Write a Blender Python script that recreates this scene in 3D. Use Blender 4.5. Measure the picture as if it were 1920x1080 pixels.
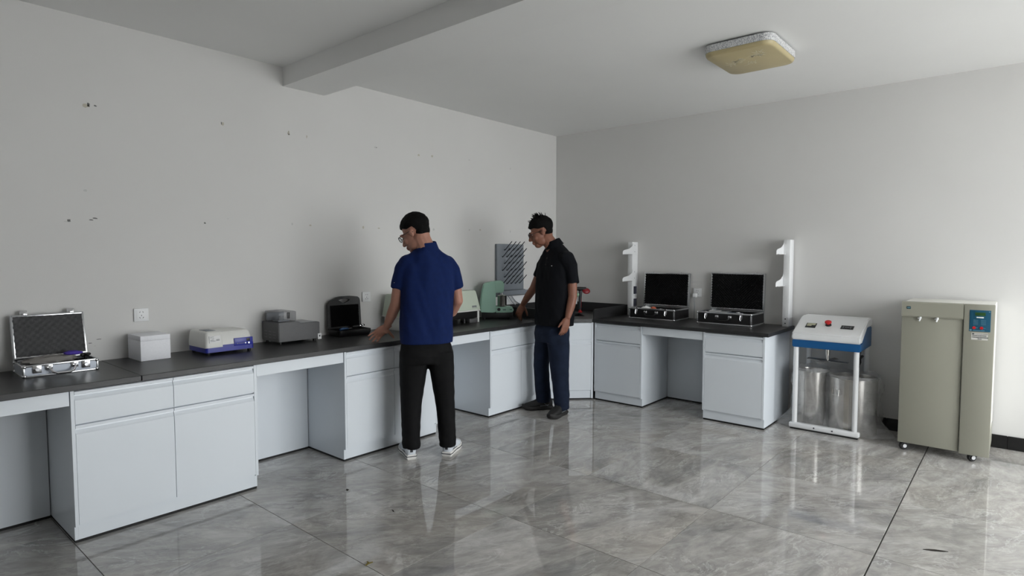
import bpy, bmesh, math, random
from mathutils import Vector, Matrix, Quaternion, noise
random.seed(7)
for o in list(bpy.data.objects): bpy.data.objects.remove(o, do_unlink=True)
scene = bpy.context.scene
COL = scene.collection
R = math.radians

# ------------------------------------------------------------------ camera, world, light, exposure
cam_d = bpy.data.cameras.new('camera'); cam = bpy.data.objects.new('camera', cam_d); COL.objects.link(cam)
cam.location = (0, 0, 1.5)
cam.rotation_euler = (R(90 - 3.163), 0, R(40.5 - 90))
cam_d.sensor_width = 36; cam_d.lens = 1122 / 1920 * 36; cam_d.clip_start = 0.05
scene.camera = cam

world = bpy.data.worlds.new('overcast_sky'); scene.world = world; world.use_nodes = True
bg = world.node_tree.nodes['Background']
bg.inputs[0].default_value = (0.975, 0.975, 1.0, 1); bg.inputs[1].default_value = 8.1

WIN = (1.75, 5.88, 0.06, 2.72)          # glazed opening in the wall behind the camera: x0 x1 z0 z1
WINY = -2.5
pl = bpy.data.lights.new('window_portal', 'AREA'); pl.shape = 'RECTANGLE'
pl.size = WIN[1] - WIN[0]; pl.size_y = WIN[3] - WIN[2]; pl.cycles.is_portal = True
po = bpy.data.objects.new('window_portal', pl); COL.objects.link(po)
po.location = ((WIN[0] + WIN[1]) / 2, WINY - 0.13, (WIN[2] + WIN[3]) / 2); po.rotation_euler = (R(90), 0, 0)

vs = scene.view_settings
scene.display_settings.display_device = 'sRGB'
vs.view_transform = 'Standard'; vs.look = 'None'; vs.gamma = 1; vs.use_curve_mapping = False
vs.exposure = 0.0

# ------------------------------------------------------------------ materials
def lin(c):
    return tuple((v / 255 / 12.92) if v / 255 <= 0.04045 else ((v / 255 + 0.055) / 1.055) ** 2.4 for v in c)
MATS = {}
def mat(name, rgb, rough=0.5, metal=0.0, var=0.06, scale=8.0, bump=0.0, bscale=60.0, spec=0.5, coat=0.0, stretch=None):
    if name in MATS: return MATS[name]
    m = bpy.data.materials.new(name); m.use_nodes = True; nt = m.node_tree; N = nt.nodes; L = nt.links
    p = N['Principled BSDF']; c = lin(rgb)
    p.inputs['Roughness'].default_value = rough; p.inputs['Metallic'].default_value = metal
    p.inputs['Specular IOR Level'].default_value = spec; p.inputs['Coat Weight'].default_value = coat
    tc = N.new('ShaderNodeTexCoord'); mp = N.new('ShaderNodeMapping'); L.new(tc.outputs['Object'], mp.inputs[0])
    if stretch: mp.inputs['Scale'].default_value = stretch
    nz = N.new('ShaderNodeTexNoise'); nz.inputs['Scale'].default_value = scale; nz.inputs['Detail'].default_value = 4
    L.new(mp.outputs[0], nz.inputs['Vector'])
    rp = N.new('ShaderNodeValToRGB'); rp.color_ramp.elements[0].position = 0.3; rp.color_ramp.elements[1].position = 0.7
    rp.color_ramp.elements[0].color = tuple(max(0, v * (1 - var)) for v in c) + (1,)
    rp.color_ramp.elements[1].color = tuple(min(1, v * (1 + var)) for v in c) + (1,)
    L.new(nz.outputs['Fac'], rp.inputs[0]); L.new(rp.outputs[0], p.inputs['Base Color'])
    if bump > 0:
        n2 = N.new('ShaderNodeTexNoise'); n2.inputs['Scale'].default_value = bscale; n2.inputs['Detail'].default_value = 3
        L.new(mp.outputs[0], n2.inputs['Vector'])
        b = N.new('ShaderNodeBump'); b.inputs['Strength'].default_value = bump; b.inputs['Distance'].default_value = 0.01
        L.new(n2.outputs['Fac'], b.inputs['Height']); L.new(b.outputs[0], p.inputs['Normal'])
    MATS[name] = m
    return m

def mat_tile():
    m = bpy.data.materials.new('polished_marble_tile'); m.use_nodes = True; nt = m.node_tree; N = nt.nodes; L = nt.links
    p = N['Principled BSDF']; p.inputs['Roughness'].default_value = 0.02; p.inputs['Specular IOR Level'].default_value = 0.72
    tc = N.new('ShaderNodeTexCoord'); oi = N.new('ShaderNodeObjectInfo')
    mul = N.new('ShaderNodeMath'); mul.operation = 'MULTIPLY'; mul.inputs[1].default_value = 60.0
    L.new(oi.outputs['Random'], mul.inputs[0])
    comb = N.new('ShaderNodeCombineXYZ'); L.new(mul.outputs[0], comb.inputs[0]); L.new(mul.outputs[0], comb.inputs[1])
    rot = N.new('ShaderNodeVectorRotate'); rot.rotation_type = 'Z_AXIS'; L.new(tc.outputs['Object'], rot.inputs['Vector'])
    mr = N.new('ShaderNodeMapRange'); mr.inputs['To Min'].default_value = -0.1; mr.inputs['To Max'].default_value = 0.9
    L.new(oi.outputs['Random'], mr.inputs['Value']); L.new(mr.outputs[0], rot.inputs['Angle'])
    add = N.new('ShaderNodeVectorMath'); add.operation = 'ADD'; L.new(rot.outputs[0], add.inputs[0]); L.new(comb.outputs[0], add.inputs[1])
    def noise_(scale, detail, rough, dist, stretch, lo, hi, c0, c1):
        mp = N.new('ShaderNodeMapping'); mp.inputs['Scale'].default_value = stretch; L.new(add.outputs[0], mp.inputs[0])
        n = N.new('ShaderNodeTexNoise'); n.inputs['Scale'].default_value = scale; n.inputs['Detail'].default_value = detail; n.inputs['Roughness'].default_value = rough; n.inputs['Distortion'].default_value = dist
        L.new(mp.outputs[0], n.inputs['Vector'])
        r = N.new('ShaderNodeValToRGB'); e = r.color_ramp.elements; e[0].position = lo; e[0].color = c0; e[1].position = hi; e[1].color = c1
        L.new(n.outputs['Fac'], r.inputs[0]); return n, r
    g = lambda v: (v, v, v, 1)
    n1, r1 = noise_(1.5, 10, .66, 1.3, (1, 1.9, 1), .32, .70, lin((152, 151, 150)) + (1,), lin((208, 206, 204)) + (1,))
    k = r1.color_ramp.elements.new(0.5); k.color = lin((182, 179, 175)) + (1,)
    n2, r2 = noise_(4.2, 12, .74, 1.2, (1, 2.6, 1), .34, .68, g(.70), g(1.16))          # brushed streaks
    m0 = N.new('ShaderNodeMix'); m0.data_type = 'RGBA'; m0.blend_type = 'MULTIPLY'; m0.inputs['Factor'].default_value = .9; m0.clamp_result = False
    L.new(r1.outputs[0], m0.inputs['A']); L.new(r2.outputs[0], m0.inputs['B'])
    # veins on the ridge of one noise, thinned out by another
    n3, r3 = noise_(2.2, 9, .66, 1.2, (1, 2.0, 1), .462, .498, g(0), g(1)); kk = r3.color_ramp.elements.new(.508); kk.color = g(0)
    n4, r4 = noise_(2.6, 4, .6, .4, (1, 1.6, 1), .40, .62, g(0), g(.6))
    mk = N.new('ShaderNodeMath'); mk.operation = 'MULTIPLY'; L.new(r3.outputs[0], mk.inputs[0]); L.new(r4.outputs[0], mk.inputs[1])
    m1 = N.new('ShaderNodeMix'); m1.data_type = 'RGBA'; L.new(mk.outputs[0], m1.inputs['Factor']); L.new(m0.outputs['Result'], m1.inputs['A']); m1.inputs['B'].default_value = lin((226, 225, 224)) + (1,)
    n5, r5 = noise_(2.5, 8, .64, 1.1, (1, 2.0, 1), .405, .425, g(0), g(1)); kk = r5.color_ramp.elements.new(.455); kk.color = g(0)
    n6, r6 = noise_(2.0, 3, .5, .2, (1, 1.6, 1), .45, .68, g(0), g(.6))
    mk2 = N.new('ShaderNodeMath'); mk2.operation = 'MULTIPLY'; L.new(r5.outputs[0], mk2.inputs[0]); L.new(r6.outputs[0], mk2.inputs[1])
    m2 = N.new('ShaderNodeMix'); m2.data_type = 'RGBA'; L.new(mk2.outputs[0], m2.inputs['Factor']); L.new(m1.outputs['Result'], m2.inputs['A']); m2.inputs['B'].default_value = lin((118, 117, 116)) + (1,)
    n7, r7 = noise_(1.1, 2, .5, 0, (1, 1, 1), .48, .75, g(1), (1.0, .965, .92, 1))
    m3 = N.new('ShaderNodeMix'); m3.data_type = 'RGBA'; m3.blend_type = 'MULTIPLY'; m3.inputs['Factor'].default_value = 1
    L.new(m2.outputs['Result'], m3.inputs['A']); L.new(r7.outputs[0], m3.inputs['B'])
    L.new(m3.outputs['Result'], p.inputs['Base Color'])
    return m

def mat_clear(name, tint=(1, 1, 1), transp=0.8, rough=0.12, body=(200, 200, 200), crease=0.0):
    m = bpy.data.materials.new(name); m.use_nodes = True; nt = m.node_tree; N = nt.nodes; L = nt.links
    p = N['Principled BSDF']; p.inputs['Base Color'].default_value = lin(body) + (1,); p.inputs['Roughness'].default_value = rough
    t = N.new('ShaderNodeBsdfTransparent'); t.inputs[0].default_value = tint + (1,)
    tc = N.new('ShaderNodeTexCoord'); nz = N.new('ShaderNodeTexNoise'); nz.inputs['Scale'].default_value = 14; L.new(tc.outputs['Object'], nz.inputs['Vector'])
    mr = N.new('ShaderNodeMapRange'); mr.inputs['To Min'].default_value = 1 - transp - 0.05; mr.inputs['To Max'].default_value = 1 - transp + 0.05
    L.new(nz.outputs['Fac'], mr.inputs['Value'])
    if crease:
        vn = N.new('ShaderNodeTexNoise'); vn.inputs['Scale'].default_value = 11; vn.inputs['Detail'].default_value = 5; vn.inputs['Distortion'].default_value = 2.5; L.new(tc.outputs['Object'], vn.inputs['Vector'])
        bp = N.new('ShaderNodeBump'); bp.inputs['Strength'].default_value = crease; bp.inputs['Distance'].default_value = 0.03; L.new(vn.outputs['Fac'], bp.inputs['Height']); L.new(bp.outputs[0], p.inputs['Normal'])
        p.inputs['Specular IOR Level'].default_value = 1.0
    mx = N.new('ShaderNodeMixShader'); L.new(mr.outputs[0], mx.inputs[0]); L.new(t.outputs[0], mx.inputs[1]); L.new(p.outputs[0], mx.inputs[2])
    L.new(mx.outputs[0], N['Material Output'].inputs[0])
    return m

def mat_rim():
    m = bpy.data.materials.new('lamp_rim_pattern'); m.use_nodes = True; nt = m.node_tree; N = nt.nodes; L = nt.links
    p = N['Principled BSDF']; p.inputs['Roughness'].default_value = 0.4
    tc = N.new('ShaderNodeTexCoord'); nz = N.new('ShaderNodeTexNoise'); nz.inputs['Scale'].default_value = 140; nz.inputs['Detail'].default_value = 1
    nz.inputs['Distortion'].default_value = 1.5
    L.new(tc.outputs['Object'], nz.inputs['Vector'])
    r = N.new('ShaderNodeValToRGB'); e = r.color_ramp.elements; e[0].position = 0.44; e[0].color = lin((150, 153, 158)) + (1,); e[1].position = 0.50; e[1].color = lin((226, 226, 226)) + (1,)
    L.new(nz.outputs['Fac'], r.inputs[0]); L.new(r.outputs[0], p.inputs['Base Color'])
    return m

WALL = mat('wall_paint', (217, 216, 214), 0.75, var=0.02, scale=1.3, bump=0.04, bscale=180, spec=0.25)
CEIL = mat('ceiling_paint', (240, 240, 239), 0.85, var=0.015, scale=1.0, spec=0.2)
TILE = mat_tile()
GROUT = mat('grout', (70, 68, 66), 0.8)
CAB = mat('cabinet_white_steel', (231, 237, 243), 0.24, var=0.01, scale=2, spec=0.5)
GAP = mat('gap_and_rubber_black', (18, 18, 18), 0.6)  # black of the shaded floor gaps under the cabinets, also rubber strips
TOP = mat('worktop_black_resin', (44, 44, 45), 0.36, var=0.12, scale=260, bump=0.05, bscale=400)
BASEB = mat('black_skirting_tile', (22, 22, 23), 0.2)
ALU = mat('aluminium', (205, 207, 210), 0.26, 0.9, var=0.05, scale=20)
ALU_PANEL = mat('silver_case_panel', (172, 178, 188), 0.38, 0.35, var=0.06, scale=300)
CHROME = mat('chrome', (225, 225, 228), 0.12, 1.0, var=0.02)
FOAM = mat('black_foam', (30, 30, 31), 0.95, var=0.1, scale=60, spec=0.1)
FOAMS = mat('charcoal_egg_foam', (84, 84, 85), 0.95, var=0.05, scale=60, spec=0.1)
BLACKP = mat('black_plastic', (17, 17, 18), 0.45, var=0.1, scale=40)
BLACKF = mat('black_case_panel', (20, 20, 21), 0.5, var=0.15, scale=200)
WHITEP = mat('white_plastic', (232, 233, 234), 0.35, var=0.02)
CREAMP = mat('cream_white_plastic', (222, 222, 218), 0.38, var=0.02)
BLUEP = mat('royal_blue_plastic', (44, 52, 152), 0.35, var=0.05)
FOAMW = mat('white_foam_board', (246, 247, 252), 0.7, var=0.03, scale=90, bump=0.03)
GREYI = mat('instrument_dark_grey', (88, 88, 89), 0.45, var=0.05, scale=90)
SMOKE = mat_clear('smoky_acrylic', (0.80, 0.80, 0.81), 0.74, 0.08, (150, 150, 152))
BAG = mat_clear('polythene_film', (0.97, 0.97, 0.97), 0.74, 0.10, (228, 228, 228), 1.0)
LENS = mat_clear('spectacle_lens', (0.9, 0.92, 0.93), 0.88, 0.03, (160, 170, 175))
GLASS = mat_clear('window_glass', (0.97, 0.985, 0.98), 0.95, 0.02, (210, 225, 220))
PALEG = mat('pale_green_enamel', (196, 206, 190), 0.4, var=0.02)
MINT = mat('mint_green_enamel', (160, 198, 180), 0.38, var=0.03)
STEEL = mat('brushed_steel', (200, 197, 192), 0.24, 1.0, var=0.08, scale=6, stretch=(1, 1, 30))
RACKG = mat('rack_grey_plastic', (132, 138, 145), 0.45, var=0.04)
RACKD = mat('rack_peg_dark', (52, 56, 60), 0.45)
BEIGE = mat('purifier_beige', (152, 151, 138), 0.42, var=0.02, scale=3)
BEIGEL = mat('purifier_casing', (230, 229, 222), 0.42, var=0.02, scale=3)
PANELB = mat('control_panel_teal', (22, 82, 108), 0.35, var=0.08)
LCD = mat('lcd_green', (48, 84, 44), 0.25)
BLUEM = mat('mixer_blue', (16, 86, 142), 0.38, var=0.03)
RED = mat('signal_red', (196, 26, 30), 0.35)
DRED = mat('dark_red_plastic', (140, 22, 34), 0.4)
LAMPD = mat('lamp_diffuser_cream', (186, 172, 132), 0.4, var=0.04, scale=5)
LAMPF = mat('lamp_etched_flowers', (214, 206, 178), 0.5)
RIM = mat_rim()
CHIPD = mat('chip_dark', (112, 112, 110), 0.9)
CHIPT = mat('chip_tan', (190, 185, 172), 0.9)
CHIPG = mat('chip_grey', (198, 198, 196), 0.9)
PRINT = mat('print_dark', (52, 54, 60), 0.6)
PRINTG = mat('print_grey', (120, 124, 128), 0.6)
PAPER = mat('paper_white', (236, 236, 236), 0.7)
SKIN1 = mat('skin_light', (172, 124, 106), 0.5, var=0.08, scale=18, bump=0.05, bscale=150)
SKIN2 = mat('skin_tan', (138, 92, 74), 0.5, var=0.08, scale=18, bump=0.05, bscale=150)
HAIR = mat('black_hair', (11, 10, 10), 0.75, var=0.3, scale=120, bump=0.4, bscale=220, spec=0.15)
NAVY = mat('navy_blue_polo_knit', (14, 33, 80), 0.85, var=0.08, scale=30, bump=0.25, bscale=420, spec=0.2)
DNAVY = mat('black_navy_polo_knit', (10, 12, 18), 0.85, var=0.1, scale=30, bump=0.25, bscale=420, spec=0.2)
BLKT = mat('black_trouser_cloth', (17, 17, 18), 0.8, var=0.2, scale=20, bump=0.2, bscale=300, spec=0.2)
JEAN = mat('dark_indigo_denim', (25, 34, 52), 0.85, var=0.22, scale=14, bump=0.3, bscale=500, spec=0.2)
SHOEW = mat('white_mesh_trainer', (214, 219, 226), 0.6, bump=0.15, bscale=300)
SOLEW = mat('white_rubber', (232, 230, 226), 0.6)
SHOEB = mat('black_mesh_trainer', (24, 24, 25), 0.7, bump=0.2, bscale=300)
SOLEB = mat('black_rubber', (34, 33, 33), 0.7)
EYEW = mat('eye_white', (150, 140, 132), 0.3)
LIP = mat('lips', (150, 88, 78), 0.5)
LEAF = mat('dry_leaf', (122, 108, 46), 0.8, var=0.2)
LEAFD = mat('dark_dry_leaf', (36, 30, 22), 0.8)
PURPLE = mat('purple_wrapper', (82, 62, 172), 0.35)
ORANGE = mat('orange_plastic', (206, 104, 72), 0.5)
BLUEC = mat('blue_tool_grip', (56, 96, 146), 0.4)
PAVE = mat('outside_paving', (206, 204, 200), 0.85)

# ------------------------------------------------------------------ mesh helpers
class B:
    def __init__(s): s.bm = bmesh.new()
    def merge(s, t, M=None):
        if M is not None: bmesh.ops.transform(t, matrix=M, verts=t.verts)
        me = bpy.data.meshes.new('tmp'); t.to_mesh(me); t.free(); s.bm.from_mesh(me); bpy.data.meshes.remove(me); return s
    def box(s, x0, x1, y0, y1, z0, z1, bev=0.0, seg=2, M=None):
        t = bmesh.new(); bmesh.ops.create_cube(t, size=1)
        for v in t.verts: v.co = Vector(((x0 + x1) / 2 + v.co.x * (x1 - x0), (y0 + y1) / 2 + v.co.y * (y1 - y0), (z0 + z1) / 2 + v.co.z * (z1 - z0)))
        if bev > 0: bmesh.ops.bevel(t, geom=t.edges[:], offset=bev, segments=seg, affect='EDGES', profile=0.5)
        return s.merge(t, M)
    def prism(s, poly, axis, a0, a1, M=None, bev=0.0):
        # poly: list of 2d points; axis x: (y,z)  y: (x,z)  z: (x,y)
        t = bmesh.new()
        def P(u, w, a): return {'x': (a, u, w), 'y': (u, a, w), 'z': (u, w, a)}[axis]
        lo = [t.verts.new(P(u, w, a0)) for u, w in poly]; hi = [t.verts.new(P(u, w, a1)) for u, w in poly]
        n = len(poly); t.faces.new(lo); t.faces.new(hi)
        for i in range(n): t.faces.new((lo[i], lo[(i + 1) % n], hi[(i + 1) % n], hi[i]))
        bmesh.ops.recalc_face_normals(t, faces=t.faces)
        if bev > 0: bmesh.ops.bevel(t, geom=t.edges[:], offset=bev, segments=2, affect='EDGES')
        return s.merge(t, M)
    def cone(s, p0, p1, r0, r1=None, n=20, M=None):
        r1 = r0 if r1 is None else r1
        p0 = Vector(p0); p1 = Vector(p1); d = p1 - p0
        t = bmesh.new(); bmesh.ops.create_cone(t, cap_ends=True, segments=n, radius1=r0, radius2=r1, depth=d.length)
        q = d.to_track_quat('Z', 'Y'); m = Matrix.Translation((p0 + p1) / 2) @ q.to_matrix().to_4x4()
        bmesh.ops.transform(t, matrix=m, verts=t.verts)
        return s.merge(t, M)
    def ell(s, c, r, M=None, rot=None, u=20, v=14):
        t = bmesh.new(); bmesh.ops.create_uvsphere(t, u_segments=u, v_segments=v, radius=1)
        if isinstance(r, (int, float)): r = (r, r, r)
        m = Matrix.Translation(c)
        if rot is not None: m = m @ rot.to_4x4()
        m = m @ Matrix.Diagonal((r[0], r[1], r[2], 1))
        bmesh.ops.transform(t, matrix=m, verts=t.verts)
        return s.merge(t, M)
    def lathe(s, prof, n=32, c=(0, 0, 0), sx=1, sy=1, M=None):
        t = bmesh.new(); rings = []
        for r, z in prof:
            rings.append([t.verts.new((c[0] + sx * r * math.cos(2 * math.pi * i / n), c[1] + sy * r * math.sin(2 * math.pi * i / n), c[2] + z)) for i in range(n)])
        for a, b in zip(rings, rings[1:]):
            for i in range(n): t.faces.new((a[i], a[(i + 1) % n], b[(i + 1) % n], b[i]))
        for rg in (rings[0], rings[-1]):
            if (rg[0].co - rg[n // 2].co).length > 1e-5: t.faces.new(rg)
        bmesh.ops.remove_doubles(t, verts=t.verts, dist=1e-6); bmesh.ops.recalc_face_normals(t, faces=t.faces)
        return s.merge(t, M)
    def loft(s, rings, M=None, cap=True, closed=True):
        t = bmesh.new(); vr = [[t.verts.new(p) for p in rg] for rg in rings]; n = len(rings[0])
        for a, b in zip(vr, vr[1:]):
            for i in range(n if closed else n - 1): t.faces.new((a[i], a[(i + 1) % n], b[(i + 1) % n], b[i]))
        if cap: t.faces.new(vr[0]); t.faces.new(vr[-1])
        bmesh.ops.recalc_face_normals(t, faces=t.faces)
        return s.merge(t, M)
    def tube(s, pts, r, n=8, M=None, closed=False):
        pts = [Vector(p) for p in pts]; rings = []; up = None
        for i, p in enumerate(pts):
            if closed: d = pts[(i + 1) % len(pts)] - pts[i - 1]
            else: d = pts[min(i + 1, len(pts) - 1)] - pts[max(i - 1, 0)]
            d.normalize()
            if up is None: up = d.orthogonal().normalized()
            up = (up - d * up.dot(d)).normalized(); sd = d.cross(up)
            rr = r[i] if isinstance(r, (list, tuple)) else r
            rings.append([p + (up * math.cos(2 * math.pi * k / n) + sd * math.sin(2 * math.pi * k / n)) * rr for k in range(n)])
        if closed: rings.append(rings[0])
        return s.loft(rings, M, cap=not closed)
    def chain(s, pts, rs, M=None):
        for p, r in zip(pts, rs): s.ell(p, r, M, u=14, v=10)
        for a, b, r0, r1 in zip(pts, pts[1:], rs, rs[1:]): s.cone(a, b, r0, r1, 14, M)
        return s
    def done(s, name, m, parent=None, smooth=True, ang=35):
        me = bpy.data.meshes.new(name); s.bm.to_mesh(me); s.bm.free()
        me.materials.append(m); o = bpy.data.objects.new(name, me); COL.objects.link(o)
        if smooth and len(me.polygons):
            me.polygons.foreach_set('use_smooth', [True] * len(me.polygons)); me.set_sharp_from_angle(angle=R(ang))
        if parent: o.parent = parent
        return o
    def remesh(s, name, m, parent, vox, it=4, disp=None):
        me = bpy.data.meshes.new('tmp'); s.bm.to_mesh(me); s.bm.free(); o = bpy.data.objects.new('tmp', me); COL.objects.link(o)
        md = o.modifiers.new('r', 'REMESH'); md.mode = 'VOXEL'; md.voxel_size = vox
        if it: sm = o.modifiers.new('s', 'SMOOTH'); sm.factor = 0.5; sm.iterations = it
        dg = bpy.context.evaluated_depsgraph_get(); dg.update()
        nm = bpy.data.meshes.new_from_object(o.evaluated_get(dg)); bpy.data.objects.remove(o, do_unlink=True); bpy.data.meshes.remove(me)
        nm.name = name; nm.materials.clear(); nm.materials.append(m)
        if disp:
            ns = [v.normal.copy() for v in nm.vertices]
            for v, nn in zip(nm.vertices, ns): v.co += nn * disp(v.co)
        nm.polygons.foreach_set('use_smooth', [True] * len(nm.polygons)); nm.update()
        ob = bpy.data.objects.new(name, nm); COL.objects.link(ob); ob.parent = parent
        return ob

def tag(o, label, cat, group=None):
    o['label'] = label; o['category'] = cat
    if group: o['group'] = group
    return o
def thing(name, label, cat, loc=(0, 0, 0), rz=0.0, group=None):
    o = bpy.data.objects.new(name, None); COL.objects.link(o); o.empty_display_size = 0.1
    o.location = loc; o.rotation_euler = (0, 0, rz)
    return tag(o, label, cat, group)
def struct(o): o['kind'] = 'structure'; return o
def rbox2d(x0, x1, y0, y1, r, n=6):
    pts = []
    for cx, cy, a0 in ((x1 - r, y1 - r, 0), (x0 + r, y1 - r, 90), (x0 + r, y0 + r, 180), (x1 - r, y0 + r, 270)):
        for i in range(n + 1):
            a = R(a0 + 90 * i / n); pts.append((cx + r * math.cos(a), cy + r * math.sin(a)))
    return pts

# ------------------------------------------------------------------ the room
WX, WY, CZ = 5.95, 4.372, 2.937
X0, Y0 = -2.6, WINY
floor = struct(B().box(X0, WX, Y0, WY, -0.12, -0.004).done('floor', GROUT))
xs = [0.83 + 0.853 * k for k in range(-5, 8)]; ys = [0.515 + 0.846 * k for k in range(-4, 7)]
xs = [X0] + [x for x in xs if X0 + .1 < x < WX - .1] + [WX]; ys = [Y0] + [y for y in ys if Y0 + .1 < y < WY - .1] + [WY]
tile_me = {}
for i in range(len(xs) - 1):
    for j in range(len(ys) - 1):
        gx = 0.0016; gy0 = 0.0011; gy1 = 0.0011
        if abs(ys[j] - 0.515) < .01: gy0 = 0.0035
        if abs(ys[j + 1] - 0.515) < .01: gy1 = 0.0035
        x0, x1, y0, y1 = xs[i] + gx, xs[i + 1] - gx, ys[j] + gy0, ys[j + 1] - gy1
        cx, cy = (x0 + x1) / 2, (y0 + y1) / 2
        key = (round(x1 - x0, 4), round(y1 - y0, 4))
        if key not in tile_me:
            o = B().box(x0 - cx, x1 - cx, y0 - cy, y1 - cy, -0.01, 0, 0.0008, 1).done('floor_tile', TILE, floor, smooth=False); tile_me[key] = o.data
        else:
            o = bpy.data.objects.new('floor_tile', tile_me[key]); COL.objects.link(o); o.parent = floor
        o.location = (cx, cy, 0)
wall_left = struct(B().box(X0, WX + .15, WY, WY + .15, -0.12, CZ).done('wall_left', WALL))
wall_right = struct(B().box(WX, WX + .15, Y0, WY, -0.12, CZ).done('wall_right', WALL))
struct(B().box(X0 - .25, X0, Y0 - .25, WY + .15, -0.12, CZ).done('wall_back', WALL))
w = B(); w.box(X0, WIN[0], Y0 - .25, Y0, -0.12, CZ); w.box(WIN[1], WX + .15, Y0 - .25, Y0, -0.12, CZ)
w.box(WIN[0], WIN[1], Y0 - .25, Y0, -0.12, WIN[2]); w.box(WIN[0], WIN[1], Y0 - .25, Y0, WIN[3], CZ)
struct(w.done('wall_window', WALL))
struct(B().box(X0 - .25, WX + .15, Y0 - .25, WY + .15, CZ, CZ + .15).done('ceiling', CEIL))
struct(B().box(2.41, 2.77, Y0, WY, 2.793, CZ + .01).done('ceiling_beam', CEIL))
win = struct(thing('window_1', 'wide glazed window', 'window', ((WIN[0] + WIN[1]) / 2, Y0 - .17, WIN[2]))); del win['category']; del win['label']
hw = (WIN[1] - WIN[0]) / 2; hh = WIN[3] - WIN[2]
f = B(); f.box(-hw, hw, -.03, .03, 0, .06); f.box(-hw, hw, -.03, .03, hh - .06, hh)
for k in range(5):
    xc = -hw + .03 + (2 * hw - .06) * k / 4; f.box(xc - .03, xc + .03, -.03, .03, .06, hh - .06)
f.done('window_frame', WHITEP, win, smooth=False)
for k in range(4):
    xa = -hw + .06 + (2 * hw - .06) * k / 4; B().box(xa, xa + (2 * hw - .06) / 4 - .06, -.003, .003, .06, hh - .06).done('window_pane', GLASS, win, smooth=False)
struct(B().box(-6, 12, -12, Y0 - .26, -0.3, -0.14).done('outside_ground', PAVE))
# black skirting on the right wall, in lengths
bb = struct(B().box(WX - .006, WX, Y0, 1.60, 0, .098).done('baseboard_right', GROUT, smooth=False))
yb = [1.60, .845, .045, -.755, Y0]
for a, b in zip(yb, yb[1:]): B().box(WX - .013, WX - .004, b + .0015, a - .0015, 0.001, .104, .0012, 1).done('skirting_tile', BASEB, bb, smooth=False)

# chips and old fixing holes in the left wall's plaster
def chip(x, z, wd, ht, m, seed):
    rr = random.Random(seed); n = 8
    pts = [(x + wd / 2 * math.cos(2 * math.pi * i / n) * rr.uniform(.5, 1.1), z + ht / 2 * math.sin(2 * math.pi * i / n) * rr.uniform(.5, 1.1)) for i in range(n)]
    B().prism(pts, 'y', WY - .0012, WY + .004).done('plaster_chip', m, wall_left, smooth=False)
for k, (x, z, wd, ht, m) in enumerate([
    (1.125, 2.408, .04, .03, CHIPT), (1.14, 2.413, .02, .035, CHIPD), (1.175, 2.415, .018, .012, CHIPD), (1.948, 2.433, .02, .035, CHIPT), (1.938, 2.434, .008, .03, CHIPD),
    (2.449, 2.442, .018, .04, CHIPT), (2.452, 2.435, .014, .014, CHIPD), (2.604, 2.44, .016, .03, CHIPT), (3.269, 2.446, .03, .02, CHIPG), (3.28, 2.444, .012, .012, CHIPD),
    (3.764, 2.439, .03, .025, CHIPT), (3.932, 2.45, .035, .025, CHIPT), (4.443, 2.475, .025, .018, CHIPG), (5.09, 2.458, .012, .03, CHIPG),
    (1.018, 1.706, .024, .022, CHIPD), (1.01, 1.70, .035, .008, CHIPG), (1.15, 1.726, .04, .010, CHIPD), (1.13, 1.715, .03, .008, CHIPD), (1.805, 1.724, .018, .014, CHIPD), (1.965, 1.761, .02, .006, CHIPG),
    (2.465, 1.742, .012, .022, CHIPG), (2.622, 1.736, .025, .018, CHIPT), (3.129, 1.741, .018, .03, CHIPT), (3.293, 1.737, .03, .016, CHIPT), (3.945, 1.748, .03, .025, CHIPG),
    (4.439, 1.759, .025, .02, CHIPG), (4.60, 1.764, .025, .02, CHIPT), (5.09, 1.762, .012, .03, CHIPG), (1.107, 1.893, .03, .02, CHIPG),
    (1.10, .955, .028, .006, CHIPD), (1.15, .975, .03, .006, CHIPD), (1.125, .935, .02, .006, CHIPG)]):
    chip(x, z, wd, ht, m, k)

# ------------------------------------------------------------------ cabinets
Z = 0.84; ZB = 0.806
def front_panel(b, x0, x1, z0, z1):
    """door or drawer front with a finger groove under its top lip; outer face at y=0, thickness into +y"""
    h = z1
    prof = [(.018, z0), (0, z0 + .002), (0, h - .048), (.004, h - .042), (.011, h - .026), (.012, h - .020), (.0, h - .017), (0, h - .002), (.018, h)]
    b.prism(prof, 'x', x0, x1)
def cabinet(label, loc, rz, W, ncol, D=.64, group='white bench cabinets', H=ZB):
    t = thing('bench_cabinet', label, 'cabinet', loc, rz, group)      # origin: floor, left end of the front face
    b = B(); s = .016
    for xa in (0, W - s):
        b.prism([(0, .092), (.022, .088), (.022, .015), (D, .015), (D, H), (0, H)], 'x', xa, xa + s)
    b.box(s, W - s, D - .012, D, .01, H); b.box(s, W - s, .01, D - .012, .095, .111); b.box(s, W - s, .02, .08, H - .016, H)
    b.box(s, W - s, .02, .03, .60, .63)
    b.done('body', CAB, t, smooth=False)
    B().box(s, W - s, .022, .036, .015, .094, .001).done('kick_plate', CAB, t, smooth=False)
    B().box(.002, W - .002, .025, D - .01, 0.0, .0148).done('black_gap_strip', GAP, t, smooth=False)  # black strip stands in for the shadow line under the cabinet
    cw = (W - 2 * s) / ncol
    for c in range(ncol):
        x0 = s + c * cw + .0015; x1 = s + (c + 1) * cw - .0015
        b = B(); front_panel(b, x0, x1, .628, H - .006); b.done('drawer', CAB, t, smooth=False)
        b = B(); front_panel(b, x0, x1, .097, .623); b.done('door', CAB, t, smooth=False)
    return t
LF = 3.678       # upper front face of the wall-left run
RF = 5.218       # upper front face of the wall-right run
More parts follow.
